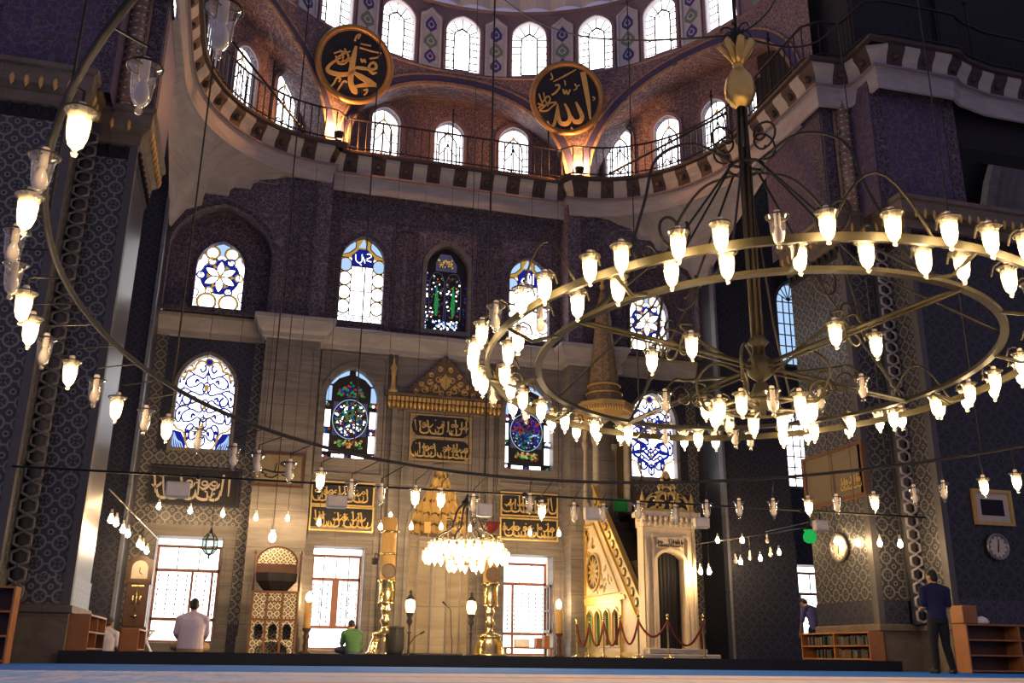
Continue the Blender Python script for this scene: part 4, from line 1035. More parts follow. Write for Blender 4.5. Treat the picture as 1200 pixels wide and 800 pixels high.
mb = MB(); mb.sphere(CC+V3((0, 0, -.02)), .15, 0, 18, 12); mb.lathe([(.06, -.5), (.13, -.44), (.16, -.36), (.1, -.28), (.07, -.2)], CC, 14)
mb.lathe([(.05, .2), (.12, .26), (.06, .34)], CC, 12); mb.build('hub', M['bronze'], ch)
mb = MB(); TZ = 6.37-CC.z
mb.lathe([(.05, 0), (.12, .05), (.175, .16), (.185, .26), (.16, .38), (.1, .48), (.06, .54), (.07, .57), (.05, .6)], CC+V3((0, 0, TZ)), 22); eg = mb.build('golden_egg', M['gold'], ch)
mb = MB()
for k in range(7):
    a = k*2*PI/7; d = V3((math.cos(a), math.sin(a), 0)); b = CC+V3((0, 0, TZ+.58)); s = ZU.cross(d)
    pts = [b+d*.03, b+d*.07+ZU*.1, b+d*.13+ZU*.2, b+d*.19+ZU*.27, b+d*.17+ZU*.31]
    mb.tube(pts, [.03, .05, .06, .05, .02], 8, 0, False, .5)
mb.build('crown_finial', M['gold'], ch)
ND = CC+V3((0, 0, TZ+1.0))
mb = MB(); mb.tube([CC+V3((0, 0, TZ+.6)), ND], .03, 8); mb.lathe([(0, -.12), (.07, -.08), (.09, 0), (.06, .08), (0, .1)], ND, 10)
for k in range(6): mb.tube(spiral(ND+V3((math.cos(k)*.1, math.sin(k)*.1, .02)), V3((math.cos(k), math.sin(k), 0)), ZU, .1, .02, 1., 0, 12), .012, 4)
mb.build('hanging_knot', M['iron'], ch)
for e in (PY(560, -30, 24), PY(1000, -5, 17.2), V3((5.0, 8.7, 21)), V3((5.25, 9.3, 21)), V3((5.9, 9.6, 21)), PY(930, -60, 14)):
    mb = MB(); q = [ND.lerp(e, i/12)-V3((0, 0, (e-ND).xy.length*.06*math.sin(PI*i/12))) for i in range(13)]; mb.tube(q, .016, 5); mb.build('cable', M['iron'], ch)
JN = CC+V3((0, 0, 2.38))
mb = MB(); mb.tube([JN+V3((math.cos(2*PI*i/24)*.2, math.sin(2*PI*i/24)*.2, 0)) for i in range(24)], .022, 6, 0, True)
for k in range(4): mb.tube([JN, JN+V3((math.cos(k*PI/2)*.2, math.sin(k*PI/2)*.2, 0))], .02, 5)
for k in range(6):
    d = V3((math.cos(k*PI/3), math.sin(k*PI/3), 0)); mb.tube(spiral(JN+d*.24+ZU*.35, d, ZU, .2, .04, 1.2, -PI/2, 20), .014, 5)
mb.build('collar', M['iron'], ch)
for k in range(8):
    a = SPK[k % 4]+(0 if k < 4 else .6); e = rp(a, 2.36); d = V3((math.cos(a), math.sin(a), 0)); mb = MB()
    mb.tube([JN+d*.2, JN.lerp(e, .5)+ZU*(-.12 if k < 4 else -.3), e], .014, 6)
    if k < 4:
        c = JN.lerp(e, .42)+ZU*.1-d*.1
        mb.tube(spiral(c+d*.28-ZU*.2, d, ZU, .26, .05, 1.4, PI*.8, 30), .018, 5); mb.tube(spiral(c+d*.62-ZU*.55, d, ZU, .2, .04, -1.3, PI*.2, 26), .016, 5)
        mb.tube(crom([JN+d*.2, JN+d*.8+ZU*.06, JN+d*1.35-ZU*.3, JN+d*1.55-ZU*.9, e-d*.45+ZU*.5, e], 5), .018, 6)
    mb.build('stay', M['iron'], ch)
for k in range(6):                                        # rising bows seen above the near rim
    a = .35+k*PI/3; mb = MB()
    q = [rp(a+.3*(t/10-.5), 2.93-.5*math.sin(PI*t/10)*0, .05+.55*math.sin(PI*t/10)) for t in range(11)]
    mb.tube(q, .012, 5); mb.build('bow', M['bronze'], ch)
rnd = random.Random(11)
for n, r, dz, ph in ((46, 3.08, .15, .03), (34, 2.74, .07, .06)):
    for i in range(n):
        a = 2*PI*i/n+ph+rnd.uniform(-.03, .03); lamp(ch, rp(a, r, dz+rnd.uniform(-.02, .02)), rnd.random() > .14, 1.08, a)
for a in SPK:                                             # scrolls with lamps on the spokes
    d = V3((math.cos(a), math.sin(a), 0)); s = ZU.cross(d)
    for q in (-1, 1):
        b = rp(a, 1.15); e = b+s*q*.3+d*.1; mb = MB()
        mb.tube(crom([rp(a, .5, .02), b+s*q*.05+ZU*.18, b+s*q*.22+ZU*.16, e+ZU*.05], 6), .014, 5)
        mb.tube(spiral(b+s*q*.12-ZU*.04, s*q, ZU, .15, .03, 1.3, 0, 22), .012, 5); mb.build('scroll', M['bronze'], ch)
        lamp(ch, e, rnd.random() > .15, 1.05, math.atan2(s.y*q, s.x*q))
mb = MB(); mb.tube([CC+V3((math.cos(2*PI*i/28)*.42, math.sin(2*PI*i/28)*.42, -.46)) for i in range(28)], .02, 6, 0, True)
for k in range(5): mb.tube([CC+V3((0, 0, -.46)), CC+V3((math.cos(k*1.2566)*.42, math.sin(k*1.2566)*.42, -.46))], .015, 5)
mb.build('lower_hoop', M['bronze'], ch)
for k in range(4):
    a = SPK[k]+.5; d = V3((math.cos(a), math.sin(a), 0)); mb = MB()
    mb.tube(crom([CC+d*.12-ZU*.1, CC+d*.5+ZU*.1, CC+d*.72-ZU*.1, CC+d*.6-ZU*.42, CC+d*.42-ZU*.46], 6), .016, 6); mb.tube(spiral(CC+d*.6-ZU*.35, d, ZU, .13, .03, 1.4, 0, 20), .012, 5)
    mb.build('scroll', M['bronze'], ch)
for k in range(10):
    a = 2*PI*k/10; lamp(ch, CC+V3((math.cos(a)*.5, math.sin(a)*.5, -.42)), k != 3 and k != 7, 1.05, a)
# ---- the wide ring that carries the outer string of lamps
RC = V3((5.107, 7.746, 3.3)); TX, TY = .024, -.064
rg = thing('ring_lamp_frame', 'very wide thin iron ring hung around the room with spaced glass lamps', 'lamp ring', RC)
def gp(a, r=6.745, dz=0): return V3((RC.x+math.cos(a)*r, RC.y+math.sin(a)*r, RC.z+dz+TX*math.cos(a)*r+TY*math.sin(a)*r))
mb = MB(); mb.tube([gp(2*PI*i/140) for i in range(140)], .026, 7, 0, True)
mb.build('iron_ring', M['dark'], rg)
GL = [(262, 12, 0), (170, 80, 0), (95, 132, 1), (52, 184, 0), (35, 230, 1), (19, 272, 0), (18, 310, 0), (30, 343, 1), (38, 373, 1), (54, 398, 0), (84, 424, 1), (113, 446, 0), (138, 466, 1), (171, 481, 0), (197, 491, 1),
      (233, 505, 0), (275, 525, 0), (303, 533, 0), (340, 543, 0), (376, 553, 1), (412, 566, 0), (447, 571, 0), (487, 573, 1), (517, 576, 1), (555, 583, 0), (621, 582, 0), (635, 590, 1), (673, 593, 0), (707, 594, 0), (748, 591, 0), (791, 595, 0), (828, 590, 0), (866, 588, 0),
      (906, 588, 0), (947, 585, 1), (980, 583, 0), (1024, 580, 1), (1071, 572, 0), (1105, 567, 0), (1152, 561, 1), (1190, 555, 1)]
for x, y, lit in GL:
    p = PZ(x, y, 3.0, .007, -.065, 4.91, 8.23); a = math.atan2(p.y-RC.y, p.x-RC.x); t = gp(a)-p
    mb = MB(); mb.join(SOCK); mb.tube([(0, 0, .05), V3((0, 0, .12)), V3((t.x, t.y, t.z))/1.12], .008, 4, 1)
    me = mesh_of(mb, 'lamp_on_hook', [M['white_ceramic'], M['iron']])
    lamp(rg, p, lit, 1.12, 0, me)
for px_, py_ in ((45, 262), (212, 452), (327, 502), (421, 530), (565, 558), (752, 565), (1040, 548), (1150, 530)):
    q = PZ(px_, py_, RC.z, TX, TY, RC.x, RC.y); a = math.atan2(q.y-RC.y, q.x-RC.x); mb = MB(); mb.tube([gp(a), gp(a, 6.745, 15)], .011 if px_ != 565 else .018, 5); mb.build('hanging_wire', M['iron'], rg)
# ---- straight tie rod between the piers with bulbs on cords
RY = 17.15
ra, rb = PY(15, 545, RY), PY(1085, 607, RY); ra.z = rb.z = (ra.z+rb.z)/2; RZ = ra.z
mb = MB(); mb.tube([ra, rb], .02, 7)
for k in range(3): mb.lathe([(0, -.05), (.05, -.03), (.05, .03), (0, .05)], ra.lerp(rb, (k+.5)/3), 8)
tag(mb.build('tie_rod', M['iron']), 'long straight black rod spanning the hall from left pier to right pier', 'rod')
_m = MB(); _m.lathe([(0, .1), (.018, .1), (.022, .06), (.03, .03), (.034, 0), (0, 0)], n=10); CAPM = mesh_of(_m, 'bulb_cap', M['white_ceramic'])
_m = MB(); _m.lathe([(.016, 0), (.028, -.03), (.048, -.075), (.05, -.105), (.036, -.14), (.012, -.155), (0, -.157)], n=12); PBULB = mesh_of(_m, 'pear_bulb', M['bulb_small'])
POFF = mesh_of(_m, 'pear_bulb_unlit', M['bulb_off'])
def pendant(p, ztop, label, group, lit=True, lean=(0, 0)):
    r = thing('pendant_bulb', label, 'lamp', V3(p)-V3((0, 0, .16)), 0, group)
    mb = MB(); mb.tube([(p[0], p[1], p[2]+.1), (p[0]+lean[0], p[1]+lean[1], ztop)], .006, 4); mb.build('cord', M['iron'], r)
    for nm, m in (('bulb_cap', CAPM), ('bulb', PBULB if lit else POFF)):
        c = bpy.data.objects.new(nm, m); COL.objects.link(c); c.parent = r; c.location = (0, 0, .16)
    return r
ORD = ['first', 'second', 'third', 'fourth', 'fifth', 'sixth', 'seventh', 'eighth', 'ninth', 'tenth', 'eleventh', 'twelfth']
rowA = [(186, 593), (223, 598), (261, 602), (300, 606), (337, 607), (374, 612), (446, 617), (482, 617), (517, 617), (551, 619), (621, 624), (655, 625)]
for i, (x, y) in enumerate(rowA):
    p = PY(x, y, 25.35); pendant((p.x, p.y, p.z+.08), 13.5 if 300 < x else 9.2, 'lit bulb on a long cord before the qibla wall, %s from the left' % ORD[i], 'bulbs on long cords before the qibla wall')
for i, (x, y) in enumerate([(980, 634), (1006, 636), (1031, 636), (1055, 637)]):
    p = PX(x, y, 12.93); pendant((p.x, p.y, p.z+.08), 9.6, 'lit bulb before the lattice tiles of the right pier, %s from the left' % ORD[i], 'bulbs by the right pier')
lx = [(130, 608), (136, 612), (144, 620), (150, 625), (163, 637), (167, 640), (172, 645)]
pts = []
for i, (x, y) in enumerate(lx): p = PY(x, y, 18.7+.9*i); pts.append(p)
mb = MB(); e0, e1 = PY(128, 573, 18.3), PY(188, 634, 24.9); mb.tube([e0, e1], .014, 6); tag(mb.build('lamp_wire', M['pewter']), 'thin grey wire running back beside the left pier above the clock', 'wire')
for i, p in enumerate(pts):
    t = (p.y-e0.y)/(e1.y-e0.y); w = e0.lerp(e1, t); pendant((p.x, p.y, p.z+.08), w.z, 'lit bulb in the string beside the left pier, %s from the front' % ORD[i], 'bulbs beside the left pier', True, (w.x-p.x, 0))
mb = MB(); q0, q1 = PY(800, 640, 23.4), PY(948, 618, 23.4); mb.tube([q0, q1], .013, 6); tag(mb.build('lamp_wire', M['pewter']), 'thin wire with bulbs in front of the dark block right of minbar', 'wire')
for i, (x, y, lit) in enumerate([(841, 632, 1), (870, 632, 1), (862, 656, 0), (868, 657, 1), (879, 652, 0), (891, 653, 1), (899, 632, 0), (903, 648, 0), (913, 646, 1)]):
    p = PY(x, y, 23.4); t = (p.x-q0.x)/(q1.x-q0.x)
    pendant((p.x, p.y, p.z+.06), q0.lerp(q1, t).z+0*.1, '%s bulb on the wire right of the minbar, %s from the left' % ('lit' if lit else 'unlit', ORD[i]), 'bulbs right of the minbar', bool(lit))
# ---- small many-lamp chandelier before the mihrab
SCC = PY(546, 655, 20.6); SCC.z = PY(546, 650, 20.6).z
sm = thing('chandelier', 'small dense two-tier chandelier glowing white in front of the mihrab', 'chandelier', SCC)
for r, z, nm in ((.74, .17, 'upper_hoop'), (.86, -.03, 'middle_hoop'), (.34, -.2, 'lower_hoop')):
    mb = MB(); mb.tube([SCC+V3((math.cos(2*PI*i/32)*r, math.sin(2*PI*i/32)*r, z)) for i in range(32)], .018, 6, 0, True)
    for k in range(6): mb.tube([SCC+V3((0, 0, z)), SCC+V3((math.cos(k*PI/3)*r, math.sin(k*PI/3)*r, z))], .012, 4)
    mb.build(nm, M['bronze'], sm)
mb = MB(); mb.tube([SCC+V3((0, 0, -.25)), SCC+V3((0, 0, 1.25))], .02, 6); mb.lathe([(.03, 1.0), (.1, 1.05), (.14, 1.12), (.06, 1.2), (.02, 1.3)], SCC, 10); mb.build('pole', M['iron'], sm)
mb = MB(); mb.tube([SCC+V3((0, 0, 1.2)), SCC+V3((-.05, .2, 16))], .01, 5); mb.build('cable', M['iron'], sm)
for k in range(8):
    a = k*PI/4+.2; d = V3((math.cos(a), math.sin(a), 0)); mb = MB()
    mb.tube(crom([SCC+ZU*1.1+d*.06, SCC+ZU*.95+d*.22, SCC+ZU*.55+d*.36, SCC+ZU*.4+d*.6, SCC+ZU*.2+d*.74], 5), .02, 6); mb.tube(spiral(SCC+d*.4+ZU*.62, d, ZU, .13, .03, 1.3, 1, 18), .014, 5)
    mb.build('stay', M['iron'], sm)
for n, r, z in ((26, .76, .24), (28, .88, .06), (9, .36, -.12)):
    for i in range(n):
        a = 2*PI*i/n; lamp(sm, SCC+V3((math.cos(a)*r, math.sin(a)*r, z)), True, 1.0, a, None, BULB_HOT)
# ---- lanterns and loudspeakers
p = PY(949, 629, 17.6); gl = thing('hanging_lantern', 'green glass lantern hanging by the left edge of the right pier', 'lantern', p-V3((0, 0, .13)))
mb = MB(); mb.lathe([(.06, -.12), (.12, -.08), (.135, 0), (.12, .06), (.09, .1), (.12, .14)], p, 12); mb.build('lantern_glass', M['green_glass'], gl)
mb = MB(); mb.lathe([(.12, .14), (.06, .2), (.02, .24), (0, .25)], p, 10); mb.tube([p+ZU*.24, p+V3((0, 0, .5))], .008, 5); mb.build('lantern_cap', M['iron'], gl)
mb = MB(); e = PY(908, 625, 17.6); mb.tube([p+V3((0, 0, .3)), V3((p.x-1.0, p.y, p.z+.06))], .012, 5); mb.build('bracket', M['pewter'], gl)
p = PY(246, 638, 24.6); ln = thing('hanging_lantern', 'six-sided glass lantern with dark frame hanging before the left window', 'lantern', p-V3((0, 0, .35)))
mb = MB(); mb.lathe([(.08, -.22), (.17, -.1), (.17, .12), (.07, .27)], p, 6, smooth=False); mb.build('lantern_glass', M['lantern_glass'], ln)
mb = MB()
for k in range(6):
    a = k*PI/3; d = V3((math.cos(a), math.sin(a), 0)); mb.tube([p+d*.08-ZU*.22, p+d*.175-ZU*.1, p+d*.175+ZU*.12, p+d*.07+ZU*.27], .014, 5)
for z, r in ((-.1, .175), (.12, .175), (-.22, .08)): mb.tube([p+V3((math.cos(k*PI/3)*r, math.sin(k*PI/3)*r, z)) for k in range(6)], .013, 5, 0, True)
mb.lathe([(.07, .27), (.05, .3), (.02, .4), (0, .42)], p, 8); mb.lathe([(0, -.36), (.03, -.3), (.02, -.26), (.08, -.22)], p, 8); mb.tube([p+ZU*.4, p+ZU*3.2], .008, 5); mb.build('lantern_frame', M['iron'], ln)
for x, y, w, h, lb in ((208, 573, 25, 17, 'beige loudspeaker box on the rod before the left inscription'), (395, 587, 23, 14, 'beige loudspeaker box before the gilt panels left of the mihrab'), (569, 597, 18, 15, 'beige loudspeaker box above the small chandelier'),
                       (696, 601, 20, 15, 'beige loudspeaker box in front of the minbar stair top'), (824, 612, 19, 13, 'beige loudspeaker box at right of the minbar portal'), (964, 615, 18, 13, 'beige loudspeaker box on the rod next to the green lantern')):
    p = PY(x, y, RY+.02); k = RY/math.cos(YAW)/FPX; sx, sz = w*k, h*k
    r = thing('loudspeaker', lb, 'loudspeaker', (p.x, p.y, p.z-sz/2))
    mb = MB(); mb.box(p.x-sx/2, p.x+sx/2, p.y, p.y+.16, p.z-sz/2, p.z+sz/2, 0, .02); mb.build('cabinet', M['speaker'], r)
    mb = MB(); mb.box(p.x-sx/2+.03, p.x+sx/2-.03, p.y-.008, p.y+.004, p.z-sz/2+.03, p.z+sz/2-.03); mb.build('speaker_grille', M['white_ceramic'], r)
    mb = MB(); mb.tube([(p.x, p.y+.08, p.z+sz/2-.01), (p.x, p.y+.08, max(RZ, p.z+sz/2)+.04), (p.x, RY, RZ)], .012, 5); mb.build('bracket', M['iron'], r)
for i, (x, y) in enumerate([(812, 670), (821, 669), (831, 669)]):
    p = PY(x, y, 21.1); pendant((p.x, p.y, p.z+.08), 5.5, 'lit bulb close to the right side of the minbar doorway, %s from the left' % ORD[i], 'bulbs beside the minbar doorway')
for (a, b, Y, lb) in (((262, 36), (352, 148), 22.6, 'left'), ((715, 203), (850, 133), 23.0, 'right')):
    e0, e1 = PY(*a, Y+(0 if lb == 'left' else 1.5)), PY(*b, Y+(2.2 if lb == 'left' else -1.0)); mb = MB(); mb.tube([e0, e1], .035, 8); mb.sphere(e0, .06, 0, 8, 6); mb.sphere(e1, .06, 0, 8, 6)
    tag(mb.build('brace_rod', M['iron']), 'slanting black iron rod in front of the %s end of the gallery' % lb, 'rod')
# ================================================================== MIHRAB, INSCRIPTIONS, MINBAR, FURNITURE
MX = 5.22
mh = thing('mihrab', 'tall marble prayer niche with gilt stepped hood and triangular crown', 'mihrab', (MX, D, TOP))
mb = MB(); mb.lathe([(.86, TOP), (.86, 3.3)], (MX, D, 0), 6, 0, 0, PI, 1, 1.1, False)
for k in range(1, 6):
    a = PI*k/6; mb.tube([(MX+math.cos(a)*.85, D+math.sin(a)*.93, TOP), (MX+math.cos(a)*.85, D+math.sin(a)*.93, 3.3)], .03, 6, 1)
mb.lathe([(.86, 3.3), (.82, 3.35), (.82, 3.42), (.86, 3.45)], (MX, D, 0), 6, 1, 0, PI, 1, 1.1, False)
mb.build('niche', [M['mih'], M['marble_lt']], mh)
mb = MB()
TI = [(3.4, 3.75, .86, 9), (3.7, 4.05, .8, 9), (4.0, 4.4, .66, 7), (4.36, 4.75, .46, 5), (4.72, 5.02, .29, 4), (5.0, 5.27, .16, 3)]
for z0, z1, r, n in TI:
    for k in range(n):
        a0, a1 = PI*k/n, PI*(k+1)/n; am = (a0+a1)/2
        def q(a, rr_, z): return (MX+math.cos(a)*rr_, D+math.sin(a)*rr_*1.05, z)
        zm = (z0+z1)/2
        vs = [q(a0, r, z0+.1), q(am, r*1.06+.02, z0), q(a1, r, z0+.1), q(a0, r-.03, z1-.05), q(am, r-.12, z1+.02), q(a1, r-.03, z1-.05), q(a0, r-.13, z1), q(am, r-.2, z1+.06), q(a1, r-.13, z1)]
        mb.add(vs, [(0, 1, 4, 3), (1, 2, 5, 4)], 0); mb.add(vs, [(3, 4, 7, 6), (4, 5, 8, 7)], 1)  # upper facets take the darker colour: shade of the recesses is painted in
        mb.tube([q(a0, r-.02, z0-.02), q(a0, r-.04, z1)], .022, 5, 0)
mb.lathe([(.9, 3.4), (.9, 5.4), (0, 5.4)], (MX, D, 0), 10, 1, 0, PI)
for k in (-.22, .22): mb.box(MX+k-.1, MX+k+.1, D+.62, D+.68, 3.5, 3.82, 0)
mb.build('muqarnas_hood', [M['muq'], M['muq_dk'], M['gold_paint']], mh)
Fm = front(MX, D-.02, 0)
mb = MB(); ringframe(front(0, D, 0), mihrab_open, .1, 0, .06, mb); ringframe(Fm, rect(-1.35, 1.35, TOP, 6.95), .14, 0, .12, mb); ringframe(Fm, rect(-1.1, 1.1, TOP, 6.8), .06, 0, .08, mb)
mb.build('frame', M['marble'], mh)
mb = MB(); mb.prism([(-1.62, 6.85), (1.62, 6.85), (1.7, 7.3), (-1.7, 7.3)], Fm, 0, .16, 0)
for k in range(27):
    x = MX-1.6+k*3.2/26
    mb.lathe([(0, -.14), (.05, -.05), (.055, .03), (0, .08)], (x, D-.22, 7.0), 6, 1); mb.box(x-.045, x+.045, D-.28, D-.1, 7.08, 7.2, 1)
mb.box(MX-1.72, MX+1.72, D-.3, D, 7.22, 7.3, 0); mb.build('cornice', [M['muq_dk'], M['gold_paint']], mh)
mb = MB(); mb.prism([(-1.15, 7.3), (1.15, 7.3), (.78, 7.75), (.4, 8.1), (0, 8.5), (-.4, 8.1), (-.78, 7.75)], Fm, 0, .14, 0)
for s in (-1, 1):
    for k in range(14):
        t = k/13; mb.sphere((MX+s*(1.15-1.12*t), D-.15, 7.32+1.16*t+.03*math.sin(t*9)), .05, 0, 7, 5)
    for cx, cz, r, a in ((.28, 7.5, .15, 0), (.6, 7.46, .12, 1), (.2, 7.82, .11, 2), (.45, 7.72, .09, 3), (.85, 7.4, .07, 1), (.16, 8.12, .08, 1), (.1, 7.4, .09, 4), (.42, 7.93, .07, 0), (.7, 7.64, .07, 2)):
        mb.tube(spiral(V3((MX+s*cx, D-.17, cz)), XU*s, ZU, r, .03, 1.4, a, 20), .02, 5, 1)
        mb.prism(petal((s*cx, cz), PI/2+s*a, r*1.2, .08), Fm, .14, .165, 1)
mb.prism(drop(7.5, .5, .26), Fm, .14, .17, 1); mb.build('pediment', [M['muq_dk'], M['gold_paint']], mh)
for s in (-1, 1):
    mb = MB(); mb.lathe([(.13, 0), (.15, .06), (.08, .14), (.06, .5), (.1, .55), (.07, .6), (.11, .72), (.06, .84), (.03, .9), (.05, .95), (0, 1.08)], (MX+s*1.52, D-.2, 7.3), 10); mb.build('finial', M['muq'], mh)

def letters(mb, F, w, h, rn, mi=0, d=.02):
    n = max(5, int(w/h*4.4)); st = w/n
    for i in range(n):
        x = (i+.5)*st+rn.uniform(-.2, .2)*st; k = rn.random()
        if k < .62:
            t = rn.uniform(.75, .96)*h; lean = rn.uniform(-.12, .05)*h
            mb.stroke([(x+lean, t), (x+lean*.4, h*.5), (x, h*.24)], [h*.07, h*.055, h*.03], F, 0, d, mi, 2)
            if rn.random() < .5: mb.stroke([(x+lean-h*.07, t-h*.07), (x+lean, t)], [h*.02, h*.07], F, 0, d, mi, 1)
        if k > .35:
            b = rn.uniform(.7, 1.1)*h*.36
            mb.stroke([(x-b*.7, h*.36), (x-b*.55, h*.17), (x, h*.1), (x+b*.6, h*.17), (x+b*.72, h*.4)], [h*.02, h*.08, h*.09, h*.07, h*.02], F, 0, d, mi, 3)
        if rn.random() < .5:
            mb.stroke([(x-st*.6, h*.5), (x-st*.1, h*.42), (x+st*.5, h*.52), (x+st*.7, h*.62)], [h*.02, h*.08, h*.07, h*.02], F, 0, d, mi, 3)
        if rn.random() < .45:
            r = h*.085; mb.stroke([(x+math.cos(a)*r, h*.6+math.sin(a)*r*.8) for a in [j*PI/4 for j in range(9)]], h*.05, F, 0, d, mi, 1)
        for q in range(rn.randint(0, 2)):
            dx, dy = x+rn.uniform(-.4, .4)*st, rn.uniform(.12, .85)*h; e = h*.035
            mb.prism([(dx-e, dy), (dx, dy-e), (dx+e, dy), (dx, dy+e)], F, 0, d, mi)
def panel(x0, x1, z0, z1, y, label, seed, bg='calli_bg', ink='calli', fr=None, rows=1, round_=False, cat='inscription'):
    r = thing('inscription_panel', label, cat, ((x0+x1)/2, y, z0)); w, h = x1-x0, z1-z0; F = front(x0, y, z0)
    b = MB()
    if round_: 
        P = [(w*.12, .04), (w*.88, .04), (w*.95, h*.2), (w*.98, h*.5), (w*.95, h*.8), (w*.88, h-.04), (w*.12, h-.04), (w*.05, h*.8), (w*.02, h*.5), (w*.05, h*.2)]
        b.prism(rect(0, w, 0, h), F, 0, .02, 1); b.prism(P, F, .02, .03, 0); ringframe(F, P, .025, .02, .045, b)
    else: b.prism(rect(0, w, 0, h), F, 0, .03, 0)
    b.build('ground', [M[bg], M[fr or 'muq_dk']], r)
    f = MB(); ringframe(F, rect(0, w, 0, h), -.0+.04, 0, .06, f); f.build('frame', M[fr or ink], r)
    l = MB(); rn = random.Random(seed); O = F[0]-YU*.03
    for k in range(rows):
        hh = (h-.06)/rows; ll = MB(); letters(ll, (O+V3((w*.04, 0, .03+k*hh)), XU, ZU), w*.92, hh, rn, 0, .018); l.join(ll)
    l.build('lettering', M[ink], r); return r
def wallrect(x0, x1, y0, y1, Y=26.66):
    a, b = PY(x0, (y0+y1)/2, Y), PY(x1, (y0+y1)/2, Y); xm = (x0+x1)/2
    return a.x, b.x, PY(xm, y1, Y).z, PY(xm, y0, Y).z
panel(*wallrect(175, 278, 549, 590), D-.02, 'wide dark inscription with pale tall letters over the left window', 4, 'calli_bg', 'calli_pale', 'wall_tile')
panel(*wallrect(366, 437, 566, 591), D-.02, 'upper gilt inscription over the window left of the mihrab', 8)
panel(*wallrect(364, 436, 595, 621), D-.02, 'lower gilt inscription over the window left of the mihrab', 15)
panel(*wallrect(588, 652, 579, 604), D-.02, 'upper gilt inscription over the window right of the mihrab', 23)
panel(*wallrect(587, 652, 609, 632), D-.02, 'lower gilt inscription over the window right of the mihrab', 31)
panel(*wallrect(482, 551, 488, 512, 26.6), D-.06, 'upper oval inscription below the mihrab crown', 42, 'calli_bg', 'calli', 'cart', 1, True)
panel(*wallrect(481, 551, 515, 539, 26.6), D-.06, 'lower oval inscription below the mihrab crown', 55, 'calli_bg', 'calli', 'cart', 1, True)
# framed calligraphy on the left pilaster
x0, x1, z0, z1 = wallrect(300, 354, 533, 568, 25.95)
r = thing('framed_calligraphy', 'ochre framed script picture on the left pilaster', 'picture', ((x0+x1)/2, 25.99, z0)); F = front(x0, 25.99, z0); w, h = x1-x0, z1-z0
mb = MB(); mb.prism(rect(0, w, 0, h), F, 0, .03); mb.build('picture_sheet', M['pan'], r)
mb = MB(); ringframe(F, rect(0, w, 0, h), .06, 0, .07, mb); mb.build('frame', M['wood_dark'], r)
mb = MB(); O = (F[0]-YU*.03, XU, ZU)
for pts, wd in (([(.2, .42), (.5, .36), (.85, .38), (1.05, .5)], .05), ([(1.05, .5), (.8, .66), (.65, .6), (.9, .5)], .04), ([(.3, .3), (.25, .24), (.45, .2), (.6, .3)], .04), ([(.7, .3), (.9, .24), (1.0, .34)], .04), ([(.55, .62), (.5, .35)], .03), ([(.2, .42), (.16, .34), (.24, .3)], .035)):
    mb.stroke([(a/1.25*w, b/.85*h) for a, b in pts], wd, O, 0, .01)
mb.build('lettering', M['black'], r)
# ---- large panel, clocks and picture on the right pier
x = X(8.0)
def sideF(y, z): return (V3((x, y, z)), -YU, ZU)         # frame on the pier side that faces the mihrab (normal -x)
pa, pb2 = PX(947, 560, x), PX(1014, 550, x); zlo, zhi = PX(985, 585, x).z, PX(985, 528, x).z
L = pa.y-pb2.y; F = sideF(pa.y, zlo); h = zhi-zlo
r = thing('framed_calligraphy', 'big ochre framed panel with gilt script hung on the side of the right pier', 'picture', (x-.02, pa.y-L/2, zlo))
mb = MB(); mb.prism(rect(0, L, 0, h), F, .01, .05); mb.build('picture_sheet', M['pan'], r)
mb = MB(); ringframe(F, rect(0, L, 0, h), .07, .01, .1, mb); mb.build('frame', M['wood_mid'], r)
mb = MB(); mb.prism(rect(L*.48, L*.49, 0, h), F, .05, .056); mb.build('panel_joint', M['wood_dark'], r)
mb = MB(); letters(mb, (F[0]+V3((-.05, -L*.62, h*.12)), -YU, ZU), L*.33, h*.34, random.Random(3), 0, .012); mb.build('lettering', M['calli'], r)
def clock(c, n, rad, label):
    U = ZU.cross(n).normalized(); F = (c, U, ZU); r = thing('wall_clock', label, 'clock', c-ZU*rad)
    mb = MB(); mb.prism(circ((0, 0), rad*.9, 28), F, .0, .05); mb.build('clock_face', M['clockface'], r)
    mb = MB(); mb.tube([c+n*.05+U*math.cos(a)*rad*.95+ZU*math.sin(a)*rad*.95 for a in [2*PI*i/32 for i in range(32)]], .035, 7, 0, True); mb.build('rim', M['pewter'], r)
    mb = MB()
    for k in range(12):
        a = k*PI/6; mb.stroke([(math.cos(a)*rad*.68, math.sin(a)*rad*.68), (math.cos(a)*rad*.8, math.sin(a)*rad*.8)], .022, F, .05, .056, 0, 1)
    mb.build('hour_marks', M['black'], r)
    mb = MB(); mb.stroke([(0, -.03), (.02, rad*.62)], .02, F, .056, .064, 0, 1); mb.stroke([(0, .02), (-.015, -rad*.42)], .028, F, .056, .062, 0, 1); mb.build('clock_hands', M['black'], r)
p = PX(986, 642, x); clock(V3((x-.02, p.y, p.z)), V3((-1, 0, 0)), .31, 'round cream wall clock on the bright lattice tiles of the right pier')
p = PY(1167, 641, PF); clock(V3((p.x, PF-.02, p.z)), V3((0, -1, 0)), .27, 'round wall clock on dark tiles at the far right, under a small picture')
p0, p1 = PY(1142, 614, PF), PY(1181, 576, PF); F = front(p0.x, PF-.01, p0.z); w, h = p1.x-p0.x, p1.z-p0.z
r = thing('framed_picture', 'small gold-framed picture with pale mat on the dark tiles at far right', 'picture', ((p0.x+p1.x)/2, PF, p0.z))
mb = MB(); ringframe(F, rect(.06, w-.06, .06, h-.06), .07, 0, .07, mb); mb.build('frame', M['gold_paint'], r)
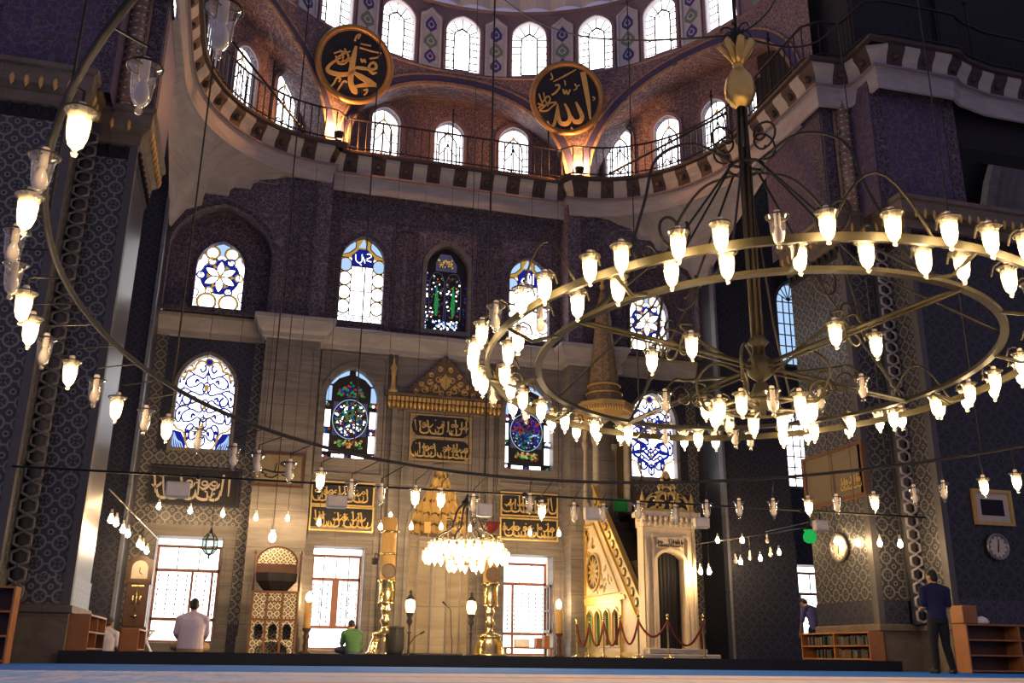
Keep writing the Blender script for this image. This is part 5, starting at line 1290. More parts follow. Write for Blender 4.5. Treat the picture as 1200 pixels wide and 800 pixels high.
mb = MB(); mb.prism(rect(.05, w-.05, .05, h-.05), F, 0, .02, 0); mb.prism(rect(.2, w-.2, .2, h-.2), F, .02, .026, 1); mb.build('picture_sheet', [M['clockface'], M['black']], r)
# ---- tall case clock
c = PY(155, 735, 25.0); c.x += .02
r = thing('grandfather_clock', 'dark wooden tall case clock with pale dial left of the window', 'clock', (c.x, 25.0, TOP))
mb = MB(); mb.box(c.x-.3, c.x+.3, 24.85, 25.2, TOP, .75, 0, .02); mb.box(c.x-.25, c.x+.25, 24.88, 25.2, .75, 1.75, 0, .015); mb.box(c.x-.3, c.x+.3, 24.85, 25.2, 1.72, 1.78, 0, .01); mb.build('case', M['wood_dark'], r)
mb = MB(); F = front(c.x, 24.86, 1.78)
mb.prism([(-.29, 0), (.29, 0), (.29, .48), (.22, .5), (.12, .58), (0, .61), (-.12, .58), (-.22, .5), (-.29, .48)], F, -.33, .0); mb.build('hood', M['wood_dark'], r)
mb = MB(); mb.prism(arch(0, .36, .06, .48, 8, .5, 0), F, 0, .015); mb.build('clock_face', M['clockface'], r)
mb = MB(); mb.stroke([(0, .2), (.0, .32)], .018, F, .015, .022, 0, 1); mb.stroke([(0, .2), (.07, .16)], .02, F, .015, .022, 0, 1); mb.build('clock_hands', M['black'], r)
mb = MB(); mb.tube([(c.x, 24.87, 1.68), (c.x, 24.87, .95)], .014, 6); mb.lathe([(0, -.012), (.085, -.01), (.085, .01), (0, .012)], (c.x, 24.865, 1.0), 14)
for q in (-.08, .08): mb.lathe([(0, 0), (.03, .01), (.03, .2), (0, .22)], (c.x+q, 24.865, 1.25), 8)
mb.box(c.x-.14, c.x+.14, 24.87, 24.88, 1.66, 1.7); mb.build('pendulum', M['brass'], r)
# ---- wooden pulpit chair with mother-of-pearl inlay
c = PY(317, 765, 24.6); cx = c.x; y = 24.6
r = thing('pulpit_chair', 'tall preaching chair with pearl-inlaid panels, dark basin and rounded crest', 'pulpit', (cx, y+.4, TOP))
F = front(cx, y, TOP)
mb = MB(); op = [arch(q, .2, .32, .68, 6, .5, .3) for q in (-.33, 0, .33)]+[[(-.38, .02), (.38, .02), (.36, .14), (.2, .25), (0, .28), (-.2, .25), (-.36, .14)]]
mb.holed(rect(-.53, .53, 0, .78), op, F, .12, 0); mb.box(cx-.53, cx-.5, y, y+.8, TOP, TOP+1.45); mb.box(cx+.5, cx+.53, y, y+.8, TOP, TOP+1.45); mb.box(cx-.53, cx+.53, y+.78, y+.8, TOP, TOP+1.45)
mb.build('base', M['filigree'], r)
mb = MB()
for q in (-.36, 0, .36): mb.prism(rect(q-.16, q+.16, .8, 1.4), F, -.02, .0)
mb.build('inlay_panel', M['filigree'], r)
mb = MB()
for z in (.78, 1.42): mb.box(cx-.55, cx+.55, y-.03, y+.8, TOP+z-.03, TOP+z+.02)
for q in (-.53, -.18, .18, .53): mb.box(cx+q-.025, cx+q+.025, y-.025, y+.02, TOP, TOP+1.42)
mb.box(cx-.16, cx+.16, y-.012, y, TOP+.98, TOP+1.01); mb.box(cx-.16, cx+.16, y-.012, y, TOP+1.18, TOP+1.21)
mb.build('wood_frame', M['wood_mid'], r)
mb = MB(); mb.lathe([(.2, 1.42), (.3, 1.46), (.52, 1.68), (.54, 1.88), (.5, 1.88), (.46, 1.7)], (cx, y+.42, TOP), 8, 0, PI/8, PI/8+2*PI, 1, .75, False); mb.build('basin', M['black'], r)
mb = MB(); F3 = front(cx, y+.78, TOP); mb.prism([(-.5, 1.84), (.5, 1.84), (.5, 2.14), (-.5, 2.14)], F3, 0, .05, 1); mb.prism([(math.cos(a)*.5, 2.14+math.sin(a)*.42) for a in [PI*i/16 for i in range(17)]], F3, 0, .05, 0)
mb.tube([V3((cx+math.cos(a)*.5, y+.73, TOP+2.14+math.sin(a)*.42)) for a in [PI*i/16 for i in range(17)]], .025, 6, 1); mb.build('crest', [M['filigree'], M['wood_dark']], r)
for s in (-1, 1):
    mb = MB(); mb.tube([(cx+s*.54, y+.05, TOP+1.42), (cx+s*.54, y+.05, TOP+2.3)], .03, 8); mb.lathe([(.03, 0), (.05, .04), (0, .12)], (cx+s*.54, y+.05, TOP+2.3), 8); mb.tube([(cx+s*.54, y+.05, TOP+2.2), (cx+s*.54, y+.75, TOP+1.95)], .03, 6); mb.build('arm_post', M['wood_dark'], r)
# single bulb over the pulpit
p = PY(319, 632, 24.2); r = pendant((p.x, p.y, p.z+.1), 7.5, 'large frosted lit lamp hanging over the preaching chair', None) ; r.scale = (1.7, 1.7, 1.7)
# ---- candles and lamps on the platform
def bigcandle(cx, y, label, h, top):
    r = thing('candlestick', label, 'candlestick', (cx, y, TOP)); z = TOP
    mb = MB(); mb.lathe([(0, 0), (.44, 0), (.45, .05), (.4, .08), (.34, .3), (.28, .42), (.3, .46), (.3, .52), (.15, .56)], (cx, y, z), 28); mb.build('base', M['brass'], r)
    mb = MB(); mb.lathe([(.15, .55), (.09, .62), (.08, .72), (.14, .8), (.08, .9), (.1, 1.02), (.13, 1.1), (.09, 1.16), (.12, 1.22)], (cx, y, z), 20); mb.build('stem', M['brass'], r)
    mb = MB(); mb.lathe([(.2, 1.22), (.21, 1.24), (.19, 1.27), (.19, 1.72), (.205, 1.74)], (cx, y, z), 24); mb.build('sleeve', M['brass'], r)
    mb = MB(); mb.lathe([(.19, 1.6), (.185, h-.02), (.15, h), (0, h)], (cx, y, z), 24); mb.build('candle', M['wax'], r)
    for q in (1.74, 2.4, 2.95):
        if q < h: mb = MB(); mb.lathe([(.185, 0), (.24, .01), (.24, .05), (.185, .06)], (cx, y, z+q), 24); mb.build('ring', M['brass'], r)
    mb = MB(); mb.prism(circ((0, 0), .17, 22), front(cx, y-.19, z+2.0), -.02, .03); mb.tube([(cx+math.cos(a)*.17, y-.22, z+2.0+math.sin(a)*.17) for a in [2*PI*i/22 for i in range(22)]], .02, 6, 0, True); mb.build('medallion', M['muq_dk'], r)
    mb = MB(); mb.tube([(cx-.2, y, z+2.4), (cx-.34, y, z+2.44), (cx-.34, y, z+2.3)], .02, 6); mb.lathe([(0, -.1), (.07, -.08), (.08, .06), (0, .08)], (cx-.34, y, z+2.25), 8); mb.build('side_hook', M['iron'], r)
    if top:
        mb = MB(); mb.lathe([(.02, 0), (.06, .04), (.2, .16), (.24, .3), (.2, .3), (.05, .1)], (cx, y, z+h), 16); mb.build('lamp_cup', M['rope'], r)
    else:
        mb = MB(); mb.lathe([(.02, 0), (.04, .05), (.03, .1), (0, .14)], (cx, y, z+h), 8); mb.build('flame', M['bulb'], r)
c = PY(449, 774, 24.8); bigcandle(c.x, 24.8, 'giant candle on a brass bell base left of the mihrab', 3.35, False)
c = PY(573, 774, 24.8); bigcandle(c.x, 24.8, 'giant candle with dark red cup right of the mihrab, behind the small chandelier', 3.05, True)
def smallcandle(px, label, Y=25.9):
    c = PY(px, 770, Y); z = TOP; r = thing('candle_lamp', label, 'candle', (c.x, Y, z))
    mb = MB(); mb.lathe([(0, 0), (.16, 0), (.16, .04), (.06, .08), (.08, .2), (.05, .32), (.09, .42), (.05, .5), (.11, .58), (.11, .62)], (c.x, Y, z), 14); mb.build('base', M['wood_dark'], r)
    mb = MB(); mb.lathe([(.09, .6), (.09, 1.25), (.0, 1.26)], (c.x, Y, z), 16); mb.build('candle', M['wax'], r)
    mb = MB(); mb.lathe([(.03, 1.25), (.07, 1.32), (.075, 1.4), (.03, 1.48), (0, 1.5)], (c.x, Y, z), 12); mb.build('flame_bulb', M['bulb_small'], r)
smallcandle(357, 'short lit candle between the preaching chair and the window', 25.6); smallcandle(655, 'short lit candle right of the open window', 25.9)
def standlamp(px, label, Y=24.5, h=1.0):
    c = PY(px, 774, Y); z = TOP; r = thing('standing_lantern', label, 'lantern', (c.x, Y, z))
    mb = MB(); mb.lathe([(0, 0), (.15, 0), (.15, .03), (.03, .06), (.025, .5), (.06, .53), (.025, .56), (.03, h-.3), (.08, h-.22), (.05, h-.12), (.1, h)], (c.x, Y, z), 12); mb.build('stand', M['iron'], r)
    mb = MB(); mb.lathe([(.09, h), (.13, h+.16), (.12, h+.28), (.05, h+.36)], (c.x, Y, z), 12); mb.build('lantern_glass', M['cup'], r)
    mb = MB(); mb.lathe([(.02, h+.05), (.05, h+.12), (.045, h+.2), (0, h+.26)], (c.x, Y, z), 10); mb.build('bulb', M['bulb_small'], r)
    mb = MB(); mb.lathe([(.13, h+.33), (.06, h+.4), (.03, h+.46), (.045, h+.5), (0, h+.56)], (c.x, Y, z), 12); mb.build('cap', M['iron'], r)
standlamp(478, 'glass lantern on a dark stand in front of the mihrab, beside the black bin'); standlamp(551, 'glass lantern on a dark stand beside the right giant candle')
# bin, microphones, low dark mat
c = PY(463, 773, 24.2); r = thing('waste_bin', 'black round bin beside the left giant candle', 'bin', (c.x, 24.2, TOP))
mb = MB(); mb.lathe([(0, 0), (.15, 0), (.2, .15), (.2, .5), (.17, .62)], (c.x, 24.2, TOP), 18); mb.build('body', M['black'], r)
mb = MB(); mb.lathe([(.185, .6), (.2, .63), (.18, .66), (0, .68)], (c.x, 24.2, TOP), 18); mb.build('lid', M['black'], r)
def mic(pts, Y, label, basex):
    w = [PY(a, b, Y) for a, b in pts]; b0 = PY(basex, 773, Y); r = thing('microphone_stand', label, 'microphone', (b0.x, Y, TOP))
    mb = MB(); mb.lathe([(0, 0), (.12, 0), (.12, .02), (.02, .03)], (b0.x, Y, TOP), 12); mb.tube([(b0.x, Y, TOP), (b0.x, Y, w[-1].z)], .012, 6); mb.build('stand', M['iron'], r)
    mb = MB(); mb.tube(w, .011, 6); mb.build('boom', M['iron'], r)
    mb = MB(); d = (w[0]-w[1]).normalized(); mb.tube([w[0]-d*.02, w[0]+d*.1], [.018, .028], 8); mb.build('microphone', M['black'], r)
mic([(493, 742), (486, 746), (478, 757)], 24.0, 'short microphone stand with angled boom beside the black bin', 478)
mic([(522, 708), (528, 714), (529, 748)], 24.4, 'tall gooseneck microphone standing inside the mihrab bay', 529)
c0, c1 = PY(483, 772, 23.6), PY(540, 774, 23.6); mb = MB(); mb.box(c0.x, c1.x, 23.4, 24.0, TOP, TOP+.06, 0, .02); tag(mb.build('floor_mat', M['black']), 'low dark mat on the platform in front of the mihrab', 'mat')
# table with boxes under the open window
c0, c1 = PY(590, 770, 25.4), PY(648, 770, 25.4); zt = .44
r = thing('low_table', 'low reddish wooden table below the open window', 'table', ((c0.x+c1.x)/2, 25.6, TOP))
mb = MB(); mb.box(c0.x, c1.x, 25.35, 25.95, zt-.04, zt, 0, .008); mb.build('table_top', M['wood'], r)
for a in (c0.x+.05, c1.x-.05):
    for b in (25.4, 25.9): mb = MB(); mb.box(a-.03, a+.03, b-.03, b+.03, TOP, zt-.04); mb.build('leg', M['wood'], r)
w = c1.x-c0.x
mb = MB(); mb.box(c0.x+w*.28, c0.x+w*.55, 25.5, 25.8, zt, zt+.2, 0, .015); tag(mb.build('paper_stack', M['paper']), 'white paper stack on the low table by the open window', 'paper')
for a, hh, lb in ((.74, .24, 'narrow'), (.9, .3, 'wider')):
    mb = MB(); mb.box(c0.x+w*a-.07, c0.x+w*a+.08, 25.5, 25.75, zt, zt+hh, 0, .01); mb.box(c0.x+w*a-.072, c0.x+w*a+.082, 25.498, 25.752, zt+hh*.6, zt+hh*.62, 1)
    tag(mb.build('book_box', [M['wood'], M['wood_dark']]), '%s reddish box on the low table by the open window' % lb, 'box')
# ---- bookcases
def bookcase(x0, x1, y0, y1, z0, h, n, face, label, mat='wood', name='bookcase'):
    r = thing(name, label, 'bookcase', ((x0+x1)/2, (y0+y1)/2, z0)); t = .035; z1 = z0+h; m = M[mat]
    alongx = face in ('-y', '+y')
    ends = ((x0, x0+t, y0, y1), (x1-t, x1, y0, y1)) if alongx else ((x0, x1, y0, y0+t), (x0, x1, y1-t, y1))
    for e in ends: mb = MB(); mb.box(*e, z0, z1, 0, .006); mb.build('side_panel', m, r)
    for k in range(n+1):
        z = z0+.04+(h-.06)*k/n; mb = MB(); mb.box(x0+t*alongx, x1-t*alongx, y0+t*(not alongx), y1-t*(not alongx), z-.015, z+.018, 0, .004); mb.build('shelf' if k < n else 'top', m, r)
    bk = {'-y': (x0, x1, y1-.02, y1), '+y': (x0, x1, y0, y0+.02), '+x': (x0, x0+.02, y0, y1), '-x': (x1-.02, x1, y0, y1)}[face]
    mb = MB(); mb.box(*bk, z0, z1); mb.build('back', M['wood_dark'], r)
    L = (x1-x0) if alongx else (y1-y0)
    for k in range(1, max(1, int(L/.95))+0):
        q = (x0 if alongx else y0)+L*k/max(1, int(L/.95)); mb = MB()
        if alongx: mb.box(q-t/2, q+t/2, y0+.01, y1-.02, z0+.03, z1-.03)
        else: mb.box(x0+.01, x1-.01, q-t/2, q+t/2, z0+.03, z1-.03)
        mb.build('divider', m, r)
    return r
bookcase(-2.84+.06, -2.42, 18.62, 20.9, TOP, .62, 2, '+x', 'orange-brown low bookcase on the platform edge beside the left pier')
bookcase(-2.06, -1.72, 20.0, 21.6, TOP, .42, 1, '+x', 'small low book stand behind the left bookcase')
bookcase(12.76, 13.14, 18.28, 20.9, TOP, .6, 2, '-x', 'orange-brown bookcase against the bright tiles of the right pier')
bookcase(-5.6, -3.3, 16.75, 17.16, 0, 1.14, 3, '-y', 'tall brown bookcase at the far left edge, before the left pier')
bookcase(13.9, 16.4, 16.72, 17.14, 0, .93, 3, '-y', 'wide brown bookcase at the far right with orange end panel')
bn = random.Random(2); y = 18.9
GREY = [plain('worn dark book', (.05, .045, .05), .6), plain('worn grey book', (.12, .11, .1), .6), plain('dark green book', (.03, .06, .05), .6), plain('brown book', (.09, .05, .03), .6)]
for row, zb_ in ((0, TOP+.055), (1, TOP+.335)):
    y = 18.4
    k = 0
    while y < 20.72:
        th, hh = bn.uniform(.035, .06), bn.uniform(.15, .2)
        if bn.random() < .78:
            mb = MB(); mb.box(12.86, 13.04, y, y+th, zb_, zb_+hh, 0); mb.box(12.87, 13.04, y+.006, y+th-.006, zb_+hh, zb_+hh+.003, 1)
            k += 1; ob = mb.build('book', [GREY[bn.randint(0, 3)], M['paper']])
            tag(ob, 'book upright on the %s shelf of the right pier bookcase, number %d from the front' % (('lower', 'upper')[row], k), 'book', 'books in the right pier bookcase')
        y += th+.008
# white cloth on the far-right bookcase
mb = MB(); mb.lathe([(0, 0), (.12, .0), (.13, .05), (.09, .11), (.03, .14), (0, .145)], (14.45, 16.92, .94), 12, 0, 0, 2*PI, 1.3, .8); tag(mb.build('folded_cap', M['paper']), 'small white cap lying on the far right bookcase', 'cap')
mb = MB(); mb.box(14.0-.12, 14.22, 16.74, 17.1, .935, 1.28, 0, .01); tag(mb.build('wooden_box', M['wood']), 'orange wooden box on the end of the far right bookcase', 'box')
# reading stand on the left window sill
c = PY(172, 750, 26.3); r = thing('reading_stand', 'white folding reading stand at the foot of the left window', 'stand', (c.x, 26.2, TOP))
for s in (-1, 1): mb = MB(); mb.xbox(Matrix.Translation((c.x, 26.2, TOP+.26)) @ Matrix.Rotation(s*.5, 4, 'Y'), .03, .3, .6); mb.build('board', M['paper'], r)
mb = MB(); mb.xbox(Matrix.Translation((c.x, 26.2, TOP+.5)), .36, .26, .04); mb.build('open_book', M['clockface'], r)
# ---- minbar
mn = thing('minbar', 'gilded stepped pulpit with ornate doorway, sloping side and tall conical cap', 'minbar', (9.85, 23.8, TOP))
xa, xb = 9.28, 10.42
def mF(x_): return (V3((x_, 26.25, TOP)), -YU, ZU)       # a runs towards the viewer, normal -x
arches = [arch(a, .42, .3, 1.2, 6, .45, .3) for a in (.55, 1.2, 1.85, 2.5)]+[arch(-.1, .3, .3, 2.2, 6, .3)]
side = [(-.4, 0), (4.5, 0), (4.5, .45), (1.15, 3.85), (-.4, 3.85)]
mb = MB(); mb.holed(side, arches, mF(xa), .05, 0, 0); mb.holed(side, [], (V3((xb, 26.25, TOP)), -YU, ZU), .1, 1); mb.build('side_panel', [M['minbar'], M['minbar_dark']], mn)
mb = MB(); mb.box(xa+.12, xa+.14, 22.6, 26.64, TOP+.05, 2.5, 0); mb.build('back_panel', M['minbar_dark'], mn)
for a, k in ((.55, 0), (1.2, 0), (1.85, 1)):
    mb = MB(); Fc = mF(xa+.16); n = 9; pts = []
    for i in range(n): pts.append((a-.2+.4*i/(n-1), .02*(i % 2)))
    for i in range(n-1): mb.add([V3((xa+.07+pts[i][1], 26.25-pts[i][0], TOP+.3)), V3((xa+.07+pts[i+1][1], 26.25-pts[i+1][0], TOP+.3)), V3((xa+.07+pts[i+1][1], 26.25-pts[i+1][0], TOP+1.15)), V3((xa+.07+pts[i][1], 26.25-pts[i][0], TOP+1.15))], [(0, 1, 2, 3)])
    mb.build('curtain', M['green_cloth'], mn)
mb = MB()
for a in arches: ringframe(mF(xa), a, .04, 0, .04, mb)
for P in ([(.25, 1.4), (2.9, 1.4), (2.9, 1.5), (.25, 1.5)], [(.3, 1.62), (2.75, 1.62), (.95, 3.5), (.3, 3.5)]): ringframe(mF(xa), P, .05, 0, .05, mb)
mb.prism(rect(-.4, 4.4, 0, .14), mF(xa), 0, .08); mb.prism([(.1, 1.4), (3.25, 1.4), (3.15, 1.52), (.1, 1.52)], mF(xa), 0, .06)
for a in (.2, 2.9): mb.prism(rect(a-.06, a+.06, .14, 1.4), mF(xa), 0, .05)
for s in range(60):
    t = random.random(); u = random.random(); a = .35+t*2.2*(1-u); b = 1.68+u*1.75
    if (a-.95)**2+(b-2.22)**2 > .52**2 and a < 2.7-(b-1.62)*.96: mb.prism(petal((a, b), random.random()*6, .2, .09), mF(xa), 0, .025)
mb.build('gilt_moulding', M['minbar_gold'], mn)
mb = MB(); mb.prism(circ((.95, 2.22), .46, 24), mF(xa), 0, .03, 1); ringframe(mF(xa), circ((.95, 2.22), .46, 24), .05, 0, .06, mb)
for k in range(12): mb.prism(petal((.95, 2.22), k*PI/6, .4, .09), mF(xa), .03, .045)
mb.build('roundel', [M['minbar_gold'], M['minbar_dark']], mn)
for x_, nm in ((xa, 'near'), (xb, 'far')):
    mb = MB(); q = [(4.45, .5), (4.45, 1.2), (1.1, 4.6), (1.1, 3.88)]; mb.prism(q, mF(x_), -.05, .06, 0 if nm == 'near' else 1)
    if nm == 'near':
        for k in range(13):
            t = (k+.5)/13; a, b = 4.4-3.25*t, .9+3.3*t; mb.prism(circ((a, b), .13, 6, 1, 1), mF(x_), .06, .075, 1); mb.prism(circ((a, b), .07, 6), mF(x_), .075, .09, 0)
        for dd in (.0, .66): mb.stroke([(4.45, .53+dd), (1.1, 3.91+dd)], .07, mF(x_), .06, .11, 0, 1)
    mb.build('balustrade', [M['minbar_gold'], M['minbar_dark']], mn)
mb = MB()
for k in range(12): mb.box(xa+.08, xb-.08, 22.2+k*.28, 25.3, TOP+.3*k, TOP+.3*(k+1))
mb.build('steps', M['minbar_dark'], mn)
F = front(9.77, 21.45, TOP); hw = .66
mb = MB(); dop = arch(0, .68, .22, 2.42, 8, .32, .1); mb.holed(rect(-hw, hw, 0, 3.0), [dop], F, .32, 0)
for s in (-1, 1):
    mb.box(9.77+s*hw-.01, 9.77+s*hw+.01, 21.45, 21.8, TOP, TOP+3.0)
    for q in (.42, .6): mb.tube([(9.77+s*q, 21.43, TOP+.1), (9.77+s*q, 21.43, TOP+2.7)], .035, 8)
    mb.box(9.77+s*.5-.16, 9.77+s*.5+.16, 21.4, 21.5, TOP, TOP+.25)
ringframe(F, dop, .07, 0, .05, mb); ringframe(F, rect(-.42, .42, .2, 2.75), .04, 0, .03, mb); mb.box(9.77-hw, 9.77+hw, 21.42, 21.8, TOP+2.98, TOP+3.02)
mb.build('portal', M['minbar'], mn)
mb = MB(); n = 15
for i in range(n-1):
    a0, a1 = -.34+.68*i/(n-1), -.34+.68*(i+1)/(n-1); mb.add([(9.77+a0, 21.7+.03*(i % 2), TOP+.2), (9.77+a1, 21.7+.03*((i+1) % 2), TOP+.2), (9.77+a1, 21.7+.03*((i+1) % 2), TOP+2.45), (9.77+a0, 21.7+.03*(i % 2), TOP+2.45)], [(0, 1, 2, 3)])
mb.build('door_curtain', M['black'], mn)
mb = MB(); Fi = front(9.77-.34, 21.42, TOP+2.5); mb.prism(rect(0, .68, 0, .24), Fi, 0, .02, 0); letters(mb, (Fi[0]-YU*.02, XU, ZU), .66, .22, random.Random(77), 1, .012); mb.build('door_inscription', [M['minbar'], M['minbar_dark']], mn)
mb = MB(); mb.box(9.77-hw-.12, 9.77+hw+.12, 21.3, 21.85, TOP+3.22, TOP+3.34); mb.box(9.77-hw-.04, 9.77+hw+.04, 21.36, 21.82, TOP+2.98, TOP+3.22)
for k in range(11):
    for j in range(2): mb.lathe([(0, -.08), (.05, -.02), (.05, .05), (0, .08)], (9.77-hw-.02+k*(2*hw+.04)/10, 21.36-.05*j, TOP+3.06+.12*j), 6)
mb.build('cornice', M['minbar'], mn)
mb = MB(); Fk = front(9.77, 21.5, TOP+3.34)
for s in (-1, 1):
    mb.lathe([(.07, 0), (.08, .05), (.04, .12), (.06, .3), (.03, .4), (0, .52)], (9.77+s*.64, 21.5, TOP+3.34), 8)
    for pts in ([(.6*s, .02), (.5*s, .3), (.36*s, .42), (.26*s, .34), (.34*s, .26)], [(.52*s, .02), (.34*s, .12), (.14*s, .1), (.1*s, .24), (.22*s, .28)], [(.4*s, .38), (.2*s, .5), (.06*s, .66), (0, .8)], [(.28*s, .06), (.2*s, .4), (.04*s, .46), (0, .3)], [(.12*s, .5), (.2*s, .62), (.1*s, .7), (0, .62)]):
        mb.stroke(pts, .06, Fk, -.02, .03)
mb.box(9.77-.62, 9.77+.62, 21.48, 21.53, TOP+3.34, TOP+3.42)
mb.prism(petal((0, .68), PI/2, .34, .2), Fk, -.02, .03); mb.prism(petal((-.02, .8), PI, .13, .1), Fk, -.02, .03); mb.prism(petal((.02, .8), 0, .13, .1), Fk, -.02, .03); mb.build('openwork_crest', M['minbar_gold'], mn)
mb = MB(); mb.box(9.77-1.0, 9.77+.95, 20.95, 21.45, TOP, TOP+.1, 0, .02); mb.box(9.77-.75, 9.77+.7, 21.1, 21.45, TOP+.1, TOP+.22, 0, .02); mb.build('doorstep', M['marble_lt'], mn)
TCX, TCY = 9.77, 25.6
for sx_ in (-1, 1):
    for sy_ in (-1, 1):
        mb = MB(); q = (TCX+sx_*.46, TCY+sy_*.46); mb.box(q[0]-.09, q[0]+.09, q[1]-.09, q[1]+.09, TOP+3.85, TOP+4.2); mb.lathe([(.1, 4.2), (.085, 5.7), (.13, 5.85), (.13, 5.95)], (*q, TOP), 10); mb.build('column', M['mih'], mn)
mb = MB()
for Fq in (front(TCX, TCY-.5, TOP), (V3((TCX-.5, TCY, TOP)), -YU, ZU)):
    mb.prism([(-.55, 5.95), (-.4, 5.95), (-.3, 6.25), (0, 6.45), (.3, 6.25), (.4, 5.95), (.55, 5.95), (.55, 6.62), (-.55, 6.62)], Fq, -.06, .04, 0)
mb.build('canopy_arch', M['minbar'], mn)
mb = MB(); mb.lathe([(.56, 6.5), (.6, 6.55), (.84, 6.72), (.86, 6.98), (.6, 7.05), (.55, 7.08)], (TCX, TCY, TOP), 8, 0, PI/8, PI/8+2*PI, smooth=False)
for k in range(8):
    a0, a1 = PI/8+k*PI/4, PI/8+(k+1)*PI/4
    for j in range(8):
        t = (j+.5)/8; px_, py_ = [(math.cos(a0)*(1-t)+math.cos(a1)*t)*.84, (math.sin(a0)*(1-t)+math.sin(a1)*t)*.84]
        mb.lathe([(0, -.1), (.04, -.03), (.04, .06), (0, .1)], (TCX+px_, TCY+py_, TOP+6.78), 5, 1)
mb.build('canopy_cornice', [M['muq'], M['gold_paint']], mn)
mb = MB(); mb.lathe([(.52, 7.05), (.52, 7.25), (.46, 7.35), (.2, 10.0), (.05, 10.6)], (TCX, TCY, TOP), 12, 0, smooth=False)
for z_, r_ in ((7.3, .52), (7.55, .47)): mb.tube([(TCX+math.cos(2*PI*i/24)*r_, TCY+math.sin(2*PI*i/24)*r_, TOP+z_) for i in range(24)], .03, 5, 1, True)
mb.lathe([(.05, 10.6), (.1, 10.7), (.04, 10.8), (.07, 10.9), (0, 11.1)], (TCX, TCY, TOP), 10, 1); mb.build('conical_cap', [M['cone'], M['gold_paint']], mn)
mb = MB(); mb.box(TCX-.4, TCX+.4, TCY+.5, TCY+.53, TOP+3.8, TOP+6.6); mb.box(TCX+.5, TCX+.53, TCY-.4, TCY+.5, TOP+3.8, TOP+6.6); mb.build('kiosk_back', M['minbar_dark'], mn)
mb = MB(); mb.box(TCX+.02, TCX+.4, TCY-.6, TCY-.57, TOP+3.85, TOP+4.2); mb.build('upper_curtain', M['green_cloth'], mn)
p = PY(720, 440, 26.2); mb = MB(); mb.box(p.x-.16, p.x+.16, 26.3, D, 6.8, 8.4); mb.box(p.x-.26, p.x+.26, 26.2, D, 8.4, 8.62); mb.box(p.x-.2, p.x+.2, 26.25, D, 6.7, 6.85); ob = mb.build('wall_bracket', M['drum_panel']); tag(ob, 'pale fluted bracket on the wall beside the conical cap', 'bracket')
# ---- rope barrier
ps = [(676, 24.8), (691, 23.8), (708, 22.8), (728, 21.8), (749, 20.85), (784, 20.55), (826, 20.55), (819, 22.0)]
tops = []
for i, (px_, Y) in enumerate(ps):
    c = PY(px_, 772, Y); r = thing('barrier_post', 'brass rope post at the minbar, %s from the mihrab end' % ORD[i] if i < 7 else 'brass rope post behind the right end of the barrier', 'post', (c.x, Y, TOP), 0, 'rope barrier posts')
    mb = MB(); mb.lathe([(0, 0), (.15, 0), (.15, .02), (.05, .05), (.022, .08)], (c.x, Y, TOP), 16); mb.build('base', M['brass'], r)
    mb = MB(); mb.lathe([(.022, .06), (.022, .82), (.032, .84), (.02, .87)], (c.x, Y, TOP), 10); mb.build('pole', M['brass'], r)
    mb = MB(); mb.sphere((c.x, Y, TOP+.91), .045, 0, 10, 8); mb.build('knob', M['brass'], r); tops.append(V3((c.x, Y, TOP+.8)))
for i in range(7):
    a, b = tops[i], tops[i+1]; mb = MB(); d = (b-a).length
    mb.tube([a.lerp(b, t/14)-ZU*(.52 if i < 5 else .6)*min(1, d/1.0)*math.sin(PI*t/14)**.9 for t in range(15)], .025, 7)
    tag(mb.build('barrier_rope', M['rope']), 'dark red velvet rope drooping at the minbar, %s from the mihrab end' % ORD[i], 'rope', 'barrier ropes')
# ================================================================== PEOPLE
def remesh(mb, name, mat, parent, vox=.011, sm=3):
    o = mb.build(name, mat, None, (0, 0, 0))
    m = o.modifiers.new('r', 'REMESH'); m.mode = 'VOXEL'; m.voxel_size = vox; m.use_smooth_shade = True
    s = o.modifiers.new('s', 'SMOOTH'); s.iterations = sm; s.factor = .5
    bpy.context.view_layer.update(); dg = bpy.context.evaluated_depsgraph_get(); me = bpy.data.meshes.new_from_object(o.evaluated_get(dg))
    bpy.data.objects.remove(o); me.name = name; q = bpy.data.objects.new(name, me); COL.objects.link(q); q.parent = parent
    me.materials.clear(); me.materials.append(mat); return q
def chain(mb, pts, rs):
    pts = [V3(p) for p in pts]; mb.tube(pts, list(rs), 12)
    for p, r in zip(pts, rs): mb.sphere(p, r*.995, 0, 12, 8)
def loft(mb, rings, n=18):        # rings: (centre, half width x, half depth y)
    vs = []
    for c, a, b in rings:
        for i in range(n): vs.append(V3(c)+V3((math.cos(2*PI*i/n)*a, math.sin(2*PI*i/n)*b, 0)))
    fs = [(j*n+i, j*n+(i+1) % n, (j+1)*n+(i+1) % n, (j+1)*n+i) for j in range(len(rings)-1) for i in range(n)]
    fs += [list(range(n-1, -1, -1)), [(len(rings)-1)*n+i for i in range(n)]]; mb.add(vs, fs)
def hand(mb, w, d, s):            # w wrist, d direction of the hand, s side of the thumb
    w, d = V3(w), V3(d).normalized(); t = V3(s); t = (t-d*t.dot(d)).normalized(); n = d.cross(t)
    chain(mb, [w, w+d*.045, w+d*.085], [.03, .036, .034])
    for q, l in ((-.03, .062), (-.01, .078), (.011, .074), (.031, .056)):
        b = w+d*.09+t*q; chain(mb, [b-d*.02, b+d*l*.5, b+d*l*.86+n*.02], [.011, .0105, .009])
    b = w+d*.03+t*.03; chain(mb, [b, b+d*.035+t*.03, b+d*.07+t*.035], [.014, .012, .01])
SKIN = plain('tanned skin', (.42, .24, .15), .5, 0, .06); HAIR = plain('short black hair', (.012, .01, .01), .6)
